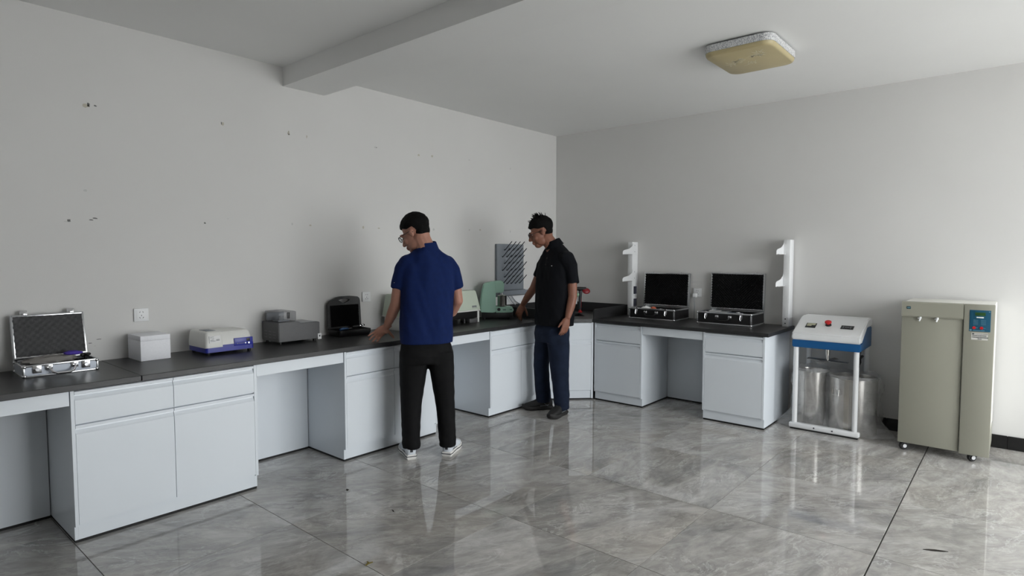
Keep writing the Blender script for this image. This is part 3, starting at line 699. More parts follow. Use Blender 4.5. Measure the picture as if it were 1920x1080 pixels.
# taps by the sink
t = thing('eyewash_gun', 'dark eyewash sprayer with red cap standing behind the sink', 'eyewash', (5.74, 3.87, Z))
B().lathe([(0, 0), (.024, 0), (.024, .006), (.016, .012), (.014, .03), (0, .03)], 20).done('red_base', RED, t)
b = B(); b.tube([(0, 0, .03), (0, 0, .12), (.002, -.002, .21), (.004, -.004, .255)], [.013, .016, .018, .020], 14); b.done('hose_grip', mat('slate_handle', (58, 64, 68), .4), t)
b = B(); b.cone((-.03, .025, .272), (.045, -.05, .270), .022, .020); b.box(-.02, .02, -.02, .02, .245, .285, .008); b.done('sprayer_head', BLACKP, t)
q = Vector((-.55, -.65, .35)).to_track_quat('Z', 'Y').to_matrix(); b = B(); b.ell((.035, -.060, .246), (.046, .036, .016), rot=q); b.done('red_cap', DRED, t)
b = B(); b.box(-.004, .004, -.018, -.010, .05, .19, .002); b.done('red_lever', DRED, t)
t = thing('lab_tap', 'white lab tap with a green knob behind the man in jeans', 'tap', (5.62, 3.92, Z))
B().cone((0, 0, 0), (0, 0, .025), .028, .02).done('tap_base', WHITEP, t)
b = B(); b.tube([(0, 0, .02), (0, 0, .20), (-.01, -.01, .26), (-.05, -.05, .30), (-.09, -.09, .28), (-.10, -.10, .24)], .011, 12); b.done('spout', WHITEP, t)
b = B(); b.cone((.012, -.012, .17), (.045, -.045, .185), .008); b.box(.03, .055, -.055, -.03, .10, .18, .004); b.done('valve_body', WHITEP, t)
B().ell((.055, -.055, .205), (.022, .022, .026)).done('green_knob', mat('sage_knob', (140, 176, 150), .4), t)

# ------------------------------------------------------------------ shelf uprights
def upright(label, loc, side, sockets):
    t = thing('shelf_upright', label, 'upright', loc, R(-90), 'white shelf uprights')   # local -y is out from the wall
    b = B(); b.box(-.027, .027, -.125, -.003, 0, .80, .002); b.done('post', WHITEP, t)
    for z in (.375, .665):
        x0, x1 = (.0275, .0305) if side > 0 else (-.0305, -.0275)
        prof = [(-.01, z), (-.01, z + .09), (-.045, z + .10), (-.05, z + .135), (-.115, z + .125), (-.135, z + .09), (-.20, z + .062), (-.315, z + .045), (-.335, z + .03), (-.335, z)]
        b = B(); b.prism(prof, 'x', x0, x1); b.box(min(x0, x1 - .02 if side > 0 else x0), max(x1, x0 + .02 if side < 0 else x1), -.31, -.125, z, z + .003)
        br = b.done('bracket', WHITEP, t, smooth=False)
        s = B()
        for yy, zz in ((-.08, z + .03), (-.08, z + .10)): s.cone((x1 if side > 0 else x0, yy, zz), ((x1 + .001) if side > 0 else (x0 - .001), yy, zz), .005, n=10)
        s.done('screw', RACKG, br)
    if sockets:
        for z in (.275, .140):
            so = B().box(.0275, .032, -.115, -.045, z - .055, z + .055, .002).done('socket_outlet', WHITEP, t)
            B().box(.0325, .046, -.102, -.052, z - .042, z + .042, .004).done('socket_cover', mat('slate_cover', (58, 60, 72), .35), so)
    else:
        s = B()
        for zz in (.03, .07): s.cone((.0, -.1255, zz), (.0, -.1265, zz), .006, n=10)
        s.done('bolt', PRINT, t)
    return t
upright('white steel shelf upright with two black outlets, beside the sink', (WX, 3.275, Z), 1, True)
upright('white steel shelf upright at the free end of the bench, seen edge-on', (WX - .012, 1.652, Z), -1, False)

# ------------------------------------------------------------------ stirring machine with drums
mx0, my0 = 5.455, 1.49     # front-left corner
t = thing('drum_stirrer', 'white and blue stirring machine on a white tubular frame', 'stirrer', (mx0, my0, 0), R(-90))
# local x: to the right along the wall (0..0.515), local y: towards the wall
Wm, Dm = .515, .468
prof = [(0, .715), (Dm, .715), (Dm, .90), (.10, .775), (0, .775)]
b = B(); b.prism([(0, .713), (Dm, .713), (Dm, .885), (.255, .885), (.055, .777), (0, .777)], 'x', 0, Wm, bev=.006); band = b.done('blue_skirt', BLUEM, t, ang=30)
b = B(); b.prism([(-.004, .778), (.05, .778), (.252, .888), (Dm, .888), (Dm, .960), (.30, .960), (.015, .845), (-.004, .838)], 'x', -.004, Wm + .004, bev=.010); hood = b.done('white_hood', WHITEP, t, ang=30)
Mslope = Matrix.Translation((0, .015, .845)) @ Matrix.Rotation(math.atan2(.115, .285), 4, 'X')
b = B(); b.box(.075, .155, .085, .165, .0, .004, .001, M=Mslope); sw = b.done('switch_panel', BLACKP, t)
b = B(); b.box(.083, .147, .128, .158, .004, .006, M=Mslope); b.box(.083, .120, .110, .124, .004, .006, M=Mslope); b.done('switch_legend', mat('legend_cream', (178, 176, 150), .5), sw, smooth=False)
b = B(); b.box(.345, .44, .10, .16, .0, .004, .001, M=Mslope); dp = b.done('display_panel', BLACKP, t)
b = B(); b.box(.36, .366, .11, .15, .004, .0045, M=Mslope); b.box(.415, .421, .11, .15, .004, .0045, M=Mslope); b.box(.374, .408, .124, .134, .004, .0045, M=Mslope); b.done('display_digits', PRINTG, dp, smooth=False)
b = B(); b.cone((.245, .15, 0), (.245, .15, .012), .024, .022, M=Mslope); es = b.done('stop_collar', BLACKP, t)
b = B(); b.lathe([(0, .012), (.012, .012), (.012, .022), (.026, .026), (.026, .036), (.018, .042), (0, .043)], 28, (.245, .15, 0), M=Mslope); b.done('emergency_stop', RED, t)
for x in (.028, Wm - .028):
    for y in (.028, Dm - .028): B().cone((x, y, .05), (x, y, .714), .020, n=20).done('post', WHITEP, t)
b = B(); b.box(-.012, Wm + .012, -.004, .052, .012, .056, .012, 3); bar = b.done('front_foot_bar', WHITEP, t)
b = B()
for x in (.19, .33):
    b.cone((x, -.004, .036), (x, -.006, .036), .007, n=6)
b.done('bolt', PRINT, bar)
B().box(-.005, Wm + .005, Dm - .05, Dm - .002, .012, .056, .010, 3).done('rear_foot_bar', WHITEP, t)
for ya, yb_ in ((.004, .046), (Dm - .046, Dm - .006)): B().box(.0, Wm, ya, yb_, 0, .0125).done('rubber_strip', GAP, t, smooth=False)
b = B(); b.cone((.235, .20, .585), (.235, .20, .713), .012); b.cone((.235, .20, .64), (.235, .20, .713), .018); sh = b.done('stirring_shaft', STEEL, t)
b = B()
for a in (-12, 78): b.box(-.17, .17, -.018, .018, -.002, .002, M=Matrix.Translation((.235, .20, .592)) @ Matrix.Rotation(R(a), 4, 'Z') @ Matrix.Rotation(R(14), 4, 'X'))
b.done('paddle_cross', mat('dull_steel', (170, 168, 164), .5, .6), t, smooth=False)
b = B(); 
for k in range(3):
    o_ = k * .012
    b.tube([(.455 + o_, .22, .715), (.45 + o_, .21, .66), (.47 - o_, .20, .61), (.455, .215 + o_, .56), (.465, .21, .55), (.48 - o_, .22, .60), (.475 + o_, .225, .66)], .009, 7)
b.tube([(.465, .21, .62), (.47, .2, .57), (.46, .21, .52)], .013, 8); b.done('power_cord', BLACKP, t)

def drum(label, c, r, h, ha):
    t = thing('steel_drum', label, 'drum', (c[0], c[1], 0), 0, 'stainless steel drums')
    B().lathe([(0, 0), (r - .006, 0), (r, .008), (r, h - .012), (r + .006, h - .008), (r + .006, h), (r - .002, h), (r - .004, h - .01), (r - .004, .012), (0, .012)], 56).done('shell', STEEL, t, ang=40)
    b = B(); a = R(ha)
    M = Matrix.Rotation(a, 4, 'Z') @ Matrix.Translation((r, 0, h - .12))
    b.tube([(0, -.028, .03), (.018, -.030, .03), (.022, -.030, -.02), (.022, .030, -.02), (.018, .030, .03), (0, .028, .03)], .0035, 7, M=M); b.box(0, .004, -.03, .03, .018, .04, .001, M=M); b.done('handle', STEEL, t)
    return t
drum('steel drum wrapped in plastic at the right, below the stirrer', (5.690, 1.060), .183, .472, 152)
drum('steel drum wrapped in plastic at the left, next to the bench end', (5.690, 1.380), .130, .490, 100)
def film(label, c, r, h, seed, flare, topin, y0, y1):
    n, m = 96, 40; rings = []
    for j in range(m + 1):
        u = j / m; rg = []
        for i in range(n):
            a = 2 * math.pi * i / n; p = Vector((math.cos(a), math.sin(a), u * 2.2))
            nz = noise.noise(p * 2.2 + Vector((seed, 0, 0))) * .5 + noise.noise(Vector((a * 3.0, u * 9, seed))) * .25 + abs(noise.noise(Vector((math.cos(a) * 5, math.sin(a) * 5, u * 3 + seed)))) * .7
            if u < .9:
                z = .012 + (h + .02) * u / .9; rad = r + .014 + .038 * max(nz, -.3) + .018 * abs(noise.noise(Vector((math.cos(a) * 9 + u * 4, math.sin(a) * 9, u * 12 + seed)))) + flare * max(0, 1 - u / .28) ** 1.5 * (.6 + .6 * noise.noise(Vector((math.cos(a) * 1.5, math.sin(a) * 1.5, seed + 9))))
            else:
                k = (u - .9) / .1; z = h + .032 - .07 * k + .02 * nz; rad = r + .014 - (topin) * k + .01 * nz
            x = c[0] + rad * math.cos(a); y = c[1] + rad * math.sin(a)
            x = max(5.508 + .002 * math.sin(a * 9), min(x, 5.872 - .002 * math.sin(a * 7))); y = max(y0, min(y, y1))
            rg.append((x - c[0], y - c[1], z))
        rings.append(rg)
    b = B(); b.loft(rings, cap=False); o = b.done('plastic_film', BAG, ang=60); o.location = (c[0], c[1], 0); tag(o, label, 'plastic wrap', 'clear film around the drums'); return o
film('crumpled clear film around the right steel drum', (5.690, 1.060), .184, .465, 3.3, .15, .05, .70, 1.2455)
film('crumpled clear film around the left steel drum', (5.690, 1.380), .131, .485, 8.1, .17, .04, 1.2475, 1.632)

# ------------------------------------------------------------------ water purifier
t = thing('water_purifier', 'tall beige water purifier on castors with a teal control panel', 'purifier', (5.38, .692, 0), R(-90))
Wp, Dp, zb, zt = .555, .535, .062, 1.148
B().box(.004, Wp - .004, .035, Dp, zb + .004, zt - .004, .008).done('casing', BEIGEL, t)
B().box(.0, .375, .014, .036, zb, 1.04, .004).done('front_door', BEIGE, t)
b = B(); b.prism([(.036, 1.04), (.004, 1.034), (-.004, 1.044), (-.004, 1.14), (.004, zt), (.036, zt)], 'x', 0, .377); b.done('header', BEIGE, t, smooth=False)
B().box(.380, Wp, -.004, .036, zb - .006, zt, .005).done('control_column', BEIGE, t)
B().box(Wp - .0045, Wp - .002, .05, Dp - .05, .07, .22, .002).done('side_vent', BEIGE, t)
pan = B().box(.412, .532, -.0062, -.0035, .955, 1.108, .001).done('control_panel', PANELB, t)
B().box(.443, .502, -.0072, -.006, 1.068, 1.092, .0005).done('display', LCD, pan)
B().box(.452, .492, -.0072, -.006, 1.052, 1.060, .0005).done('button_bar', PAPER, pan)
for x in (.440, .482):
    B().cone((x, -.0105, .981), (x, -.006, .981), .0095, .0105, 20).done('push_button', RED, pan)
b = B()
for k in range(5): b.box(.434, .462, -.0068, -.006, 1.036 - k * .008, 1.038 - k * .008); b.box(.478, .506, -.0068, -.006, 1.036 - k * .008, 1.038 - k * .008)
b.box(.450, .460, -.0068, -.006, .979, .983); b.box(.496, .504, -.0068, -.006, .979, .983); b.box(.520, .528, -.0068, -.006, 1.094, 1.102)
b.box(.415, .427, -.0068, -.006, .958, .970); b.box(.432, .500, -.0068, -.006, .960, .965)
b.done('panel_print', mat('panel_pale', (96, 140, 160), .5), pan, smooth=False)
stk = B().box(.426, .520, -.0052, -.0035, .895, .945).done('notice_sticker', mat('sticker_grey', (206, 204, 198), .6), t, smooth=False)
b = B(); rr = random.Random(5)
for zz, x0_, x1_ in ((.936, .446, .514), (.923, .432, .512), (.911, .430, .516), (.900, .464, .486)):
    x = x0_
    while x < x1_:
        wd = rr.uniform(.003, .006); b.box(x, x + wd, -.0060, -.005, zz, zz + (.0055 if zz < .93 else .003)); x += wd + .0015
b.box(.430, .443, -.006, -.005, .933, .942); b.done('notice_text', PRINT, stk, smooth=False)
lg = B().box(.032, .058, -.0052, -.0035, 1.093, 1.113, .002).done('maker_badge', mat('badge_navy', (30, 62, 74), .4), t)
b = B(); b.box(.036, .044, -.006, -.005, 1.099, 1.107, .001); b.box(.046, .054, -.006, -.005, 1.099, 1.107, .001); b.done('badge_mark', mat('badge_pale', (110, 150, 160), .5), lg); 
for x in (.118, .223):
    tp = B().cone((x, .004, 1.038), (x, .004, 1.022), .009, .008, 14).done('dispensing_tap', WHITEP, t)
    b = B(); b.cone((x, .002, 1.026), (x - .004, -.010, 1.006), .006, .005, 12); b.box(x - .016, x + .008, -.010, -.002, 1.024, 1.030, .002); b.done('spout', WHITEP, tp)
for x in (.045, .465):
    for y in (.06, Dp - .06):
        MC = Matrix.Translation((x, y, 0)) @ Matrix.Rotation(R(-52), 4, 'Z')
        cs_ = B(); cs_.box(-.030, .030, -.030, .030, .054, .0625, .002, M=MC); cs_.cone((0, 0, .046), (0, 0, .055), .020, M=MC)
        for q_ in (-.019, .014): cs_.prism([(-.030, .022), (-.008, .018), (.022, .050), (-.022, .050)], 'x', q_, q_ + .005, M=MC)
        cs_.done('castor_fork', BLACKP, t)
        wh = B(); wh.lathe([(0, -.013), (.024, -.013), (.030, -.008), (.030, .008), (.024, .013), (0, .013)], 28, M=MC @ Matrix.Translation((0, -.012, .0305)) @ Matrix.Rotation(R(90), 4, 'Y')); wh_ = wh.done('castor_wheel', BLACKP, t)
        hb = B(); hb.cone((-.0205, -.012, .0305), (.0205, -.012, .0305), .014, n=20, M=MC); hb.done('wheel_hub', WHITEP, wh_)

# ------------------------------------------------------------------ ceiling lamp
t = thing('ceiling_lamp', 'square cream ceiling lamp with a patterned white rim', 'lamp', (4.315, 1.50, CZ))
b = B(); a_, c_ = .285, .232
rr0 = rbox2d(-a_ + .03, a_ - .03, -c_ + .03, c_ - .03, .06); rr1 = rbox2d(-a_, a_, -c_, c_, .075)
b.prism(rr0, 'z', -.018, -.0005); b.done('mounting_plate', PRINT, t)
b = B(); b.loft([[(x, y, -.012) for x, y in rr1], [(x * 1.004, y * 1.004, -.058) for x, y in rr1]]); b.done('rim', RIM, t)
b = B(); q = lambda s: rbox2d(-a_ * s, a_ * s, -c_ * s, c_ * s, .07)
b.loft([[(x, y, -.0582) for x, y in q(.985)], [(x, y, -.070) for x, y in q(.98)], [(x, y, -.082) for x, y in q(.955)], [(x, y, -.086) for x, y in q(.92)]]); b.done('diffuser', LAMPD, t, ang=50)
b = B(); rr = random.Random(11)
for cx_, cy_, s_ in ((-.13, -.10, 1.1), (-.10, -.06, .9), (-.02, .11, 1.0), (-.03, .07, .8), (.04, .0, .8), (-.08, .03, .5)):
    for k in range(16):
        a = rr.uniform(0, 6.28); l1 = rr.uniform(.01, .065) * s_
        p0 = Vector((cx_ + rr.uniform(-.03, .03) * s_, cy_ + rr.uniform(-.03, .03) * s_, -.0872)); p1 = p0 + Vector((math.cos(a) * l1, math.sin(a) * l1, 0))
        d = Vector((-math.sin(a), math.cos(a), 0)) * .004; mid = (p0 + p1) / 2
        t_ = bmesh.new(); f_ = t_.faces.new([t_.verts.new(p) for p in (p0, mid + d, p1, mid - d)])
        ex = bmesh.ops.extrude_face_region(t_, geom=[f_]); bmesh.ops.translate(t_, verts=[v for v in ex['geom'] if isinstance(v, bmesh.types.BMVert)], vec=(0, 0, .0008)); bmesh.ops.recalc_face_normals(t_, faces=t_.faces); b.merge(t_)
b.done('etched_flowers', LAMPF, t, smooth=False)['kind'] = 'stuff'

# ------------------------------------------------------------------ litter on the floor
def leaf(name, label, loc, rz, pts, m):
    b = B(); b.prism(pts, 'z', .0008, .003); o = b.done(name, m, smooth=False); o.location = loc; o.rotation_euler = (0, 0, rz); tag(o, label, 'leaf')
leaf('dry_leaf', 'small curled olive leaf on the floor at the bottom centre', (1.70, 2.37, 0), R(20), [(-.025, .0), (-.01, .008), (.0, .004), (.012, .018), (.016, .014), (.008, .0), (.022, -.010), (.018, -.014), (.0, -.004)], LEAF)
leaf('dark_leaf_scrap', 'tiny black scrap on the floor below the kneehole', (2.166, 3.23, 0), R(40), [(-.018, -.004), (0, .010), (.018, .012), (.008, -.006)], LEAFD)
leaf('dark_leaf_scrap', 'thin brown stalk lying on the floor in front of the man in blue', (2.157, 2.76, 0), R(60), [(-.02, -.003), (.0, .002), (.018, .003), (.0, -.004)], LEAFD)
leaf('dark_leaf', 'long dark narrow leaf on the floor in front of the purifier', (3.647, .285, 0), R(-62), [(-.06, .0), (-.03, .010), (.0, .012), (.03, .008), (.055, .0), (.02, -.006), (-.02, -.006)], LEAFD)

#PEOPLE
# ------------------------------------------------------------------ people
def head_prims(b, M):
    b.ell((0, -.015, .045), (.076, .097, .088), M, u=28, v=20); b.ell((0, -.045, -.035), (.050, .048, .06), M)
    b.ell((0, .030, -.025), (.062, .070, .092), M, u=28, v=20)
    b.ell((0, .058, -.096), (.034, .036, .028), M)
    for s in (-1, 1):
        b.ell((s * .034, .022, -.066), (.028, .050, .042), M)
        b.ell((s * .040, .060, -.030), (.022, .024, .028), M)
        b.ell((s * .030, .088, .022), (.028, .014, .011), M)
        b.ell((s * .075, -.006, -.004), (.009, .017, .028), M, rot=Matrix.Rotation(R(-12), 3, 'X'))
        b.ell((s * .081, -.014, .004), (.007, .012, .019), M, rot=Matrix.Rotation(R(-12), 3, 'X'))
        b.ell((s * .011, .104, -.040), (.010, .010, .009), M)
    b.chain([(0, .094, .022), (0, .106, -.008), (0, .118, -.034)], [.011, .011, .013], M)
    b.ell((0, .094, -.064), (.024, .014, .009), M); b.ell((0, .092, -.077), (.021, .014, .009), M)
def hair_cap(M, name, parent, seed, thick, spikes, fringe):
    t = bmesh.new(); bmesh.ops.create_uvsphere(t, u_segments=72, v_segments=48, radius=1)
    c = Vector((0, -.015, .045)); rad = Vector((.076, .097, .088))
    def sm(a): a = max(0, min(1, a)); return a * a * (3 - 2 * a)
    for v in t.verts:
        d = v.co.copy(); p = Vector((d.x * rad.x, d.y * rad.y, d.z * rad.z)) + c
        # hair line height as a function of how far forward the point lies
        y = p.y
        if y > .055: hl = .068 - fringe
        elif y > .015: hl = .028 + (y - .015) / .04 * (.04 - fringe)
        elif y > -.035: hl = .028
        else: hl = .028 - min(1, (-.035 - y) / .035) * .125
        k = sm((p.z - hl + .012) / .03)
        kk = noise.noise(d * 9 + Vector((seed, 0, 0))) * .004 + noise.noise(d * 22 + Vector((0, seed, 0))) * .003
        low = sm((p.z + .02) / .09)
        th = thick * (.25 + .75 * low)
        off = -.03 + k * (.03 + th) + k * kk
        n = Vector((d.x / rad.x, d.y / rad.y, d.z / rad.z)).normalized()
        v.co = p + n * off
    b = B(); b.merge(t, M); b.ell((0, -.052, .002), (.062, .056, .060), M, rot=Matrix.Rotation(R(10), 3, 'X'), u=32, v=24)
    rr = random.Random(seed)
    for i in range(spikes):
        a = rr.uniform(0, 6.28); e = rr.uniform(.0, 1.05)
        d = Vector((math.sin(e) * math.cos(a), math.sin(e) * math.sin(a), math.cos(e)))
        if d.z < .25: continue
        p = Vector((d.x * rad.x, d.y * rad.y, d.z * rad.z)) * (1 + thick * 6) + c
        g = (d + Vector((rr.uniform(-.4, .4), rr.uniform(.0, .6), .5))).normalized(); l = rr.uniform(.018, .038) * (1.3 if d.z > .75 else .8)
        b.tube([p, p + g * l * .6, p + g * l + Vector((0, .005, -.002))], [.0045, .003, .0006], 5, M=M)
    return b.done(name, HAIR, parent, ang=60)
def glasses(M, parent, m):
    g = B()
    for s in (-1, 1):
        pts = [(s * .033 + .025 * math.cos(a) * (1 if abs(math.cos(a)) < .8 else 1.02), .112 - .004 * math.cos(a) * s, .004 + .018 * math.sin(a)) for a in [2 * math.pi * i / 18 for i in range(18)]]
        g.tube(pts, .0024, 6, M, closed=True)
        g.tube([(s * .058, .109, .010), (s * .074, .08, .012), (s * .081, .03, .010), (s * .084, -.005, .010), (s * .083, -.03, -.006)], .0022, 6, M)
    g.tube([(-.009, .114, .008), (0, .117, .011), (.009, .114, .008)], .0022, 6, M)
    o = g.done('spectacles', m, parent)
    for s in (-1, 1):
        B().cone((s * .033, .1115, .004), (s * .033, .1125, .004), .0225, n=18, M=M).done('lens', LENS, o)
    return o
def face_bits(M, body, skin):
    b = B()
    for s in (-1, 1): b.ell((s * .031, .0845, .004), (.011, .007, .0045), M)
    b.done('eyes', EYEW, body)
    b = B()
    for s in (-1, 1): b.ell((s * .031, .0895, .004), (.0045, .003, .0042), M); b.tube([(s * .014, .101, .024), (s * .032, .101, .029), (s * .050, .088, .024)], [.003, .004, .002], 6, M)
    b.done('brows_and_irises', HAIR, body)
    b = B(); b.ell((0, .1005, -.0705), (.020, .006, .0055), M); b.done('lips', LIP, body)

def hand(b, wrist, fdir, back, tside, curls, spread=.0, thumb=(.75, .65, -.25), s=1.0):
    """fdir: finger direction, back: back-of-hand normal, tside +1/-1: which side the thumb is on (times cross)"""
    Y = Vector(fdir).normalized(); Zv = Vector(back); Zv = (Zv - Y * Zv.dot(Y)).normalized(); X = Y.cross(Zv) * tside
    W = Vector(wrist)
    def P(x, y, z): return W + (X * x + Y * y + Zv * z) * s
    def ringp(y, hw, ht, z=0, n=14): return [P(hw * math.cos(2 * math.pi * i / n), y, z + ht * math.sin(2 * math.pi * i / n)) for i in range(n)]
    b.loft([ringp(-.03, .026, .020), ringp(.0, .027, .019), ringp(.03, .036, .018), ringp(.06, .041, .016), ringp(.088, .041, .013), ringp(.097, .037, .009)])
    b.ell(P(.026, .030, -.010), .017 * s, u=12, v=8)
    xs_ = (.031, .0105, -.0105, -.030); Ls = (.074, .082, .076, .060); rs = (.0088, .0090, .0086, .0076)
    for k in range(4):
        x = xs_[k]; L = Ls[k]; r = rs[k] * s
        d = Vector((spread * (1.5 - k) / 1.5, 1, 0)).normalized(); pts = [P(x, .078, -.001), P(x, .092, 0)]
        pos = Vector((x, .092, 0)); ang_ = 0
        for ph, fr in enumerate((.45, .30, .25)):
            ang_ += R(curls[k] * (1.0, 1.1, .8)[ph]); dd = Vector((d.x, d.y * math.cos(ang_), -math.sin(ang_)))
            pos = pos + dd * L * fr; pts.append(P(*pos))
        b.chain(pts, [r * 1.05, r * 1.08, r * 1.02, r * .95, r * .82])
    td = Vector(thumb).normalized(); p0 = Vector((.022, .018, -.006)); p1 = p0 + td * .035; p2 = p1 + Vector((td.x * .8, td.y * 1.1, td.z)).normalized() * .030; p3 = p2 + Vector((td.x * .55, td.y * 1.2, td.z)).normalized() * .024
    b.chain([P(*p0), P(*p1), P(*p2), P(*p3)], [.014 * s, .0115 * s, .0105 * s, .008 * s])

def oval(c, z, hw, hd, ang=0.0, n=40, e=2.4):
    """superellipse ring; ang turns the width axis"""
    pts = []
    for i in range(n):
        a = 2 * math.pi * i / n; ca, sa = math.cos(a), math.sin(a)
        x = hw * math.copysign(abs(ca) ** (2 / e), ca); y = hd * math.copysign(abs(sa) ** (2 / e), sa)
        pts.append((c[0] + x * math.cos(ang) - y * math.sin(ang), c[1] + x * math.sin(ang) + y * math.cos(ang), z))
    return pts
def limb(b, rows, n=24):
    """rows: (x,y,z,r) or (x,y,z,rx,ry): horizontal-ish rings along a near-vertical limb"""
    b.loft([oval((r[0], r[1]), r[2], r[3], r[4] if len(r) > 4 else r[3], 0, n, 2.1) for r in rows])
def shoe(parent, heel, ang, L, up, so, accent, name='shoe'):
    """local +y = toe"""
    M = Matrix.Translation((heel[0], heel[1], 0)) @ Matrix.Rotation(ang, 4, 'Z')
    def outline(g, z, lift=0):
        pts = []
        prof = [(0, .028), (.02, .034), (.07, .034), (.12, .036), (.17, .045), (.215, .047), (.25, .040), (.275, .026), (.286, .010)]
        k = L / .286
        left = [(-(w_ - g) , (y_ if 0 < i < 8 else y_ + (g if i == 0 else -g)) * k) for i, (y_, w_) in enumerate(prof)]
        right = [(w_ - g, (y_ if 0 < i < 8 else y_ + (g if i == 0 else -g)) * k) for i, (y_, w_) in enumerate(prof)][::-1]
        for x_, y_ in left + right: pts.append((x_ * 1.13, y_, z * 1.15 + lift * max(0, (y_ / L - .7)) ** 2))
        return pts
    b = B()
    def sec(y, hw, h, z0=.018):
        n = 16; r = []
        for i in range(n):
            a = 2 * math.pi * i / n; r.append((1.12 * hw * math.copysign(abs(math.cos(a)) ** .8, math.cos(a)), y * L / .286, z0 + 1.22 * h * (.5 + .5 * math.copysign(abs(math.sin(a)) ** .85, math.sin(a)))))
        return r
    b.loft([sec(.004, .018, .045), sec(.015, .031, .078), (sec(.05, .036, .086)), sec(.09, .037, .088), sec(.13, .039, .076), sec(.17, .042, .060), sec(.21, .043, .048), sec(.25, .036, .038), sec(.275, .022, .028), sec(.284, .008, .018)], M)
    u = b.done(name, up, parent, ang=60)
    b = B(); b.loft([outline(.004, .0, .25), outline(-.002, .010, .25), outline(-.003, .022, .25), outline(.002, .032, .25)], M); b.done('sole', so, u)
    if so is SOLEW:
        b = B(); b.loft([outline(-.0045, .019, .25), outline(-.0045, .0235, .25)], M); b.done('sole_line', accent, u)
    b = B()
    for k in range(4): 
        y = .115 + k * .018; z = .120 - k * .012
        b.tube([(-.022, y * L / .286, z - .012), (0, y * L / .286, z + .003), (.022, (y + .006) * L / .286, z - .012)], .0028, 5, M)
    b.done('laces', accent, u)
    b = B()
    for s in (-1, 1): b.tube([(s * .0345, .05, .040), (s * .0385, .085, .062), (s * .037, .11, .085)], .0035, 5, M); b.tube([(s * .0365, .045, .055), (s * .038, .07, .045), (s * .041, .13, .042)], .003, 5, M)
    b.box(-.010, .010, -.001 , .006, .055, .085, .002, M=M); b.done('stripe', accent, u)
    return u

# ---- man in the royal blue polo, back to the camera
P1 = Vector((2.95, 3.40, 0)); al = math.atan2(P1.y, P1.x)
m1 = thing('person', 'person in a royal blue polo and black trousers, back turned, one hand on the worktop', 'person', P1, al - math.pi / 2)
# local frame: +x to the right as seen from the room, +y away towards the bench
hm = Matrix.Translation((-.044, .035, 1.660)) @ Matrix.Rotation(R(60), 4, 'Z') @ Matrix.Rotation(R(-26), 4, 'X') @ Matrix.Diagonal((1.08, 1.08, 1.08, 1))
b = B(); head_prims(b, hm)
b.chain([(.040, -.005, 1.47), (.030, .0, 1.55), (-.004, .012, 1.63)], [.074, .068, .066])
b.chain([(.03, .01, 1.40), (.03, .01, 1.15), (.03, .0, .93)], [.085, .09, .095])
for s_, pts in (('L', [(-.08, -.01, .86), (-.09, -.02, .45), (-.09, -.05, .10)]), ('R', [(.12, .0, .86), (.165, -.01, .45), (.178, -.03, .10)])):
    b.chain(pts, [.075, .052, .036])
b.chain([(-.105, -.02, 1.42), (-.170, -.01, 1.27), (-.192, .01, 1.14), (-.228, .06, 1.05), (-.262, .102, .975)], [.045, .046, .043, .040, .029])
hand(b, (-.268, .108, .958), (-.74, .24, -.63), (.30, .70, .60), 1, (10, 8, 7, 6), .19, thumb=(.97, .12, .10))
b.chain([(.175, .03, 1.42), (.252, .05, 1.27), (.268, .07, 1.15), (.23, .16, 1.06), (.17, .235, 1.01)], [.045, .042, .041, .040, .028])
hand(b, (.165, .24, 1.005), (-.85, .35, -.25), (.3, .6, .7), -1, (20, 24, 26, 30))
body = b.remesh('body', SKIN1, m1, .0042, 3)
face_bits(hm, body, SKIN1)
hair_cap(hm, 'hair', m1, 3, .013, 0, .014)
glasses(hm, m1, BLACKP)
TA = R(9)   # torso turned a little to its left
def fold_shirt(v):
    k = min(1, max(0, (v.z - .84) / .10)) * .8 + .2
    return k * .014 * noise.noise(Vector((v.x * 9, v.y * 9, v.z * 2.2))) + k * .006 * noise.noise(Vector((v.x * 22 + v.z * 6, v.y * 22, v.z * 7)))
b = B()
b.loft([oval((.030, -.005), .846, .196, .130, TA), oval((.030, -.005), .90, .197, .130, TA), oval((.032, -.002), 1.05, .190, .124, TA), oval((.036, 0), 1.18, .190, .124, TA), oval((.040, 0), 1.30, .198, .122, TA), oval((.042, 0), 1.38, .205, .116, TA, e=2.2),
        oval((.043, 0), 1.44, .200, .104, TA, e=2.0), oval((.044, 0), 1.49, .165, .088, TA, e=2.0), oval((.043, 0), 1.53, .110, .074, TA, e=2.0), oval((.040, .0), 1.568, .070, .064, TA, e=2.0)])
b.chain([(-.105, -.02, 1.435), (-.138, -.018, 1.39), (-.158, -.012, 1.32)], [.070, .068, .060]); b.cone((-.152, -.014, 1.345), (-.172, -.008, 1.252), .062, .056, 24)
b.chain([(.185, .03, 1.43), (.222, .038, 1.38), (.244, .044, 1.31)], [.070, .066, .056]); b.cone((.236, .042, 1.335), (.262, .05, 1.250), .060, .050, 24)
sh = b.remesh('polo_shirt', NAVY, m1, .007, 5, fold_shirt)
cm = Matrix.Translation((.040, .004, 1.552)) @ Matrix.Rotation(R(8), 4, 'X') @ Matrix.Rotation(R(-4), 4, 'Y')
b = B(); b.lathe([(.086, -.012), (.080, .006), (.070, .040), (.066, .044), (.062, .040), (.066, .004), (.074, -.012)], 36, sx=1.0, sy=.92, M=cm); b.done('collar', NAVY, sh, ang=60)
b = B(); b.box(-.205, -.196, -.045, -.03, 1.300, 1.304); b.box(-.2035, -.195, -.052, -.035, 1.296, 1.299); b.done('sleeve_logo', PAPER, sh, smooth=False)
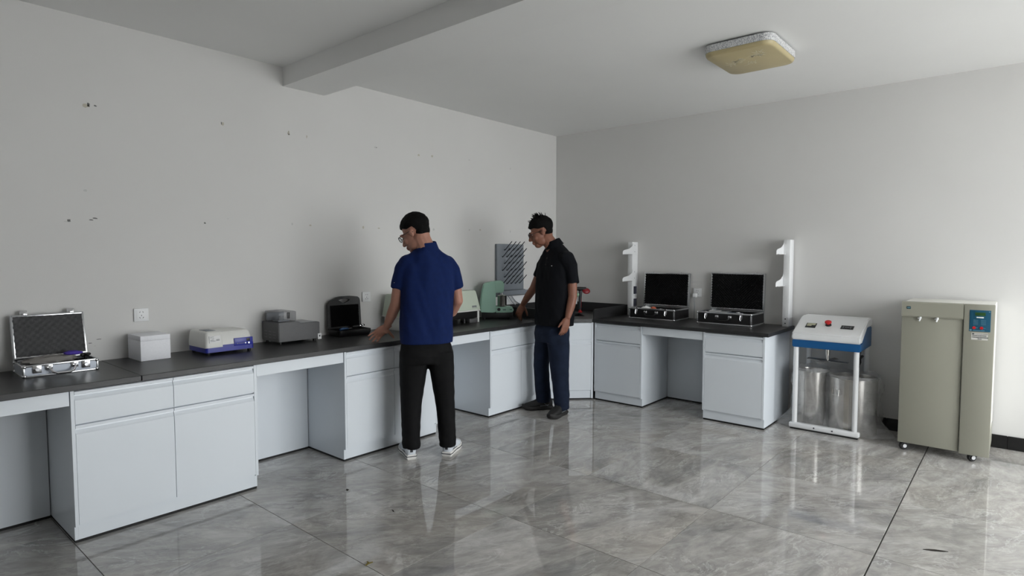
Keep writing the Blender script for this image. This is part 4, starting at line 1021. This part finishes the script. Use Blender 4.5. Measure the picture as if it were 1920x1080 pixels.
def fold_tr(v):
    k = max(0, 1 - v.z / .28)
    return .006 * noise.noise(Vector((v.x * 12, v.y * 12, v.z * 2.2))) + .010 * k * noise.noise(Vector((v.x * 7, v.y * 7, v.z * 22))) + .003 * noise.noise(v * 18)
b = B()
b.loft([oval((.028, -.005), .93, .150, .095, TA), oval((.028, -.005), .87, .170, .110, TA), oval((.028, -.006), .82, .192, .128, TA), oval((.028, -.008), .76, .202, .136, TA), oval((.030, -.010), .70, .200, .128, TA)])
limb(b, [(-.062, -.008, .78, .112, .118), (-.070, -.012, .68, .107, .116), (-.074, -.015, .61, .102, .110), (-.084, -.025, .46, .086, .094), (-.090, -.035, .36, .078, .086), (-.090, -.045, .20, .072, .080), (-.088, -.055, .11, .068, .078), (-.088, -.058, .070, .066, .080)])
limb(b, [(.125, -.008, .78, .106, .118), (.138, -.008, .68, .098, .114), (.146, -.010, .61, .090, .108), (.158, -.018, .46, .078, .094), (.166, -.025, .36, .073, .086), (.172, -.035, .20, .068, .080), (.178, -.040, .11, .066, .078), (.180, -.042, .070, .066, .080)])
b.remesh('trousers', BLKT, m1, .0075, 4, fold_tr)
shoe(m1, (-.085, -.128), R(14), .285, SHOEW, SOLEW, PRINT)
shoe(m1, (.168, -.105), R(-20), .285, SHOEW, SOLEW, PRINT)

# ---- man in the dark polo and jeans, turned to the left
P2 = Vector((4.52, 3.42, 0)); al = math.atan2(P2.y, P2.x)
m2 = thing('person', 'person in a dark polo and jeans, in profile beside the drying rack', 'person', P2, al - math.pi / 2)
hm = Matrix.Translation((-.060, .0, 1.712)) @ Matrix.Rotation(R(94), 4, 'Z') @ Matrix.Rotation(R(-20), 4, 'X') @ Matrix.Diagonal((1.06, 1.06, 1.06, 1))
b = B(); head_prims(b, hm)
b.chain([(.070, .0, 1.50), (.040, .0, 1.59), (-.012, .0, 1.66)], [.074, .066, .062])
b.chain([(.07, .0, 1.40), (.065, 0, 1.15), (.05, .0, .93)], [.085, .09, .09])
for pts in ([(-.01, .07, .86), (-.05, .08, .45), (-.03, .10, .10)], [(.11, -.06, .86), (.115, -.09, .45), (.145, -.10, .10)]): b.chain(pts, [.072, .050, .036])
b.chain([(.175, -.125, 1.44), (.226, -.15, 1.28), (.232, -.165, 1.12), (.214, -.19, 1.03), (.188, -.205, .935)], [.045, .046, .042, .040, .028])
hand(b, (.184, -.207, .925), (-.22, -.05, -.97), (.55, -.83, -.05), 1, (9, 11, 13, 16), .06, thumb=(.5, .85, -.2))
b.chain([(-.025, .13, 1.43), (-.080, .165, 1.30), (-.135, .195, 1.17), (-.185, .22, 1.10), (-.235, .25, 1.02)], [.045, .045, .041, .039, .028])
hand(b, (-.241, .254, 1.008), (-.42, .12, -.90), (-.50, -.85, .15), -1, (14, 16, 18, 20), .20, thumb=(.80, .6, -.25))
body = b.remesh('body', SKIN2, m2, .0042, 3)
face_bits(hm, body, SKIN2)
hair_cap(hm, 'hair', m2, 9, .017, 60, .018)
glasses(hm, m2, BLACKP)
TB = R(-48)     # width axis of the torso: his left side comes towards the camera
b = B()
b.loft([oval((.062, 0), .838, .205, .150, TB), oval((.064, 0), .92, .208, .150, TB), oval((.068, 0), 1.06, .208, .148, TB), oval((.070, 0), 1.20, .206, .142, TB), oval((.074, 0), 1.33, .208, .134, TB), oval((.076, 0), 1.42, .206, .122, TB, e=2.1),
        oval((.078, 0), 1.485, .195, .105, TB, e=2.0), oval((.078, 0), 1.53, .160, .090, TB, e=2.0), oval((.076, 0), 1.575, .105, .076, TB, e=2.0), oval((.070, 0), 1.61, .072, .066, TB, e=2.0)])
b.chain([(.170, -.125, 1.465), (.208, -.145, 1.40), (.222, -.150, 1.33)], [.072, .070, .062]); b.cone((.216, -.148, 1.35), (.232, -.155, 1.235), .064, .060, 24)
b.chain([(-.010, .12, 1.46), (-.045, .145, 1.40), (-.062, .155, 1.35)], [.070, .066, .058]); b.cone((-.055, .15, 1.37), (-.085, .168, 1.285), .060, .056, 24)
sh = b.remesh('polo_shirt', DNAVY, m2, .007, 5, fold_shirt)
cm = Matrix.Translation((.062, .0, 1.592)) @ Matrix.Rotation(R(-20), 4, 'Y') @ Matrix.Rotation(R(4), 4, 'X')
b = B(); b.lathe([(.092, -.016), (.084, .006), (.072, .044), (.068, .048), (.064, .044), (.068, .004), (.078, -.016)], 36, sx=1.0, sy=.95, M=cm); b.done('collar', DNAVY, sh, ang=60)
fdir = Vector((math.sin(TB), -math.cos(TB), 0)); ldir = Vector((math.cos(TB), math.sin(TB), 0))
b = B(); pc = Vector((.076, 0, 1.40)) + fdir * .125 + ldir * .085
b.ell(pc, (.006, .006, .004), u=8, v=6); b.done('chest_logo', PAPER, sh)
b = B()
for z_ in (1.53, 1.47, 1.41): b.ell(Vector((.076, 0, z_)) + fdir * (.088 + (1.55 - z_) * .25), .006, u=8, v=6)
b.done('button', BLACKP, sh)
b = B()
b.loft([oval((.050, 0), .93, .145, .100, TB), oval((.048, 0), .86, .160, .115, TB), oval((.045, 0), .81, .178, .132, TB), oval((.042, 0), .75, .182, .138, TB), oval((.042, 0), .68, .176, .128, TB)])
limb(b, [(-.005, .065, .78, .100, .105), (-.025, .070, .66, .096, .10), (-.045, .075, .55, .084, .088), (-.056, .08, .44, .077, .08), (-.050, .088, .28, .073, .076), (-.040, .095, .15, .074, .078), (-.036, .098, .075, .072, .078)])
limb(b, [(.095, -.060, .78, .104, .105), (.105, -.068, .66, .102, .10), (.110, -.078, .55, .095, .092), (.114, -.085, .44, .088, .085), (.126, -.095, .28, .080, .08), (.136, -.10, .15, .074, .080), (.140, -.10, .06, .070, .078)])
b.remesh('jeans', JEAN, m2, .0075, 4, fold_tr)
shoe(m2, (.055, .115), R(101), .30, SHOEB, SOLEB, RACKG)
shoe(m2, (.172, -.045), R(148), .29, SHOEB, SOLEB, RACKG)
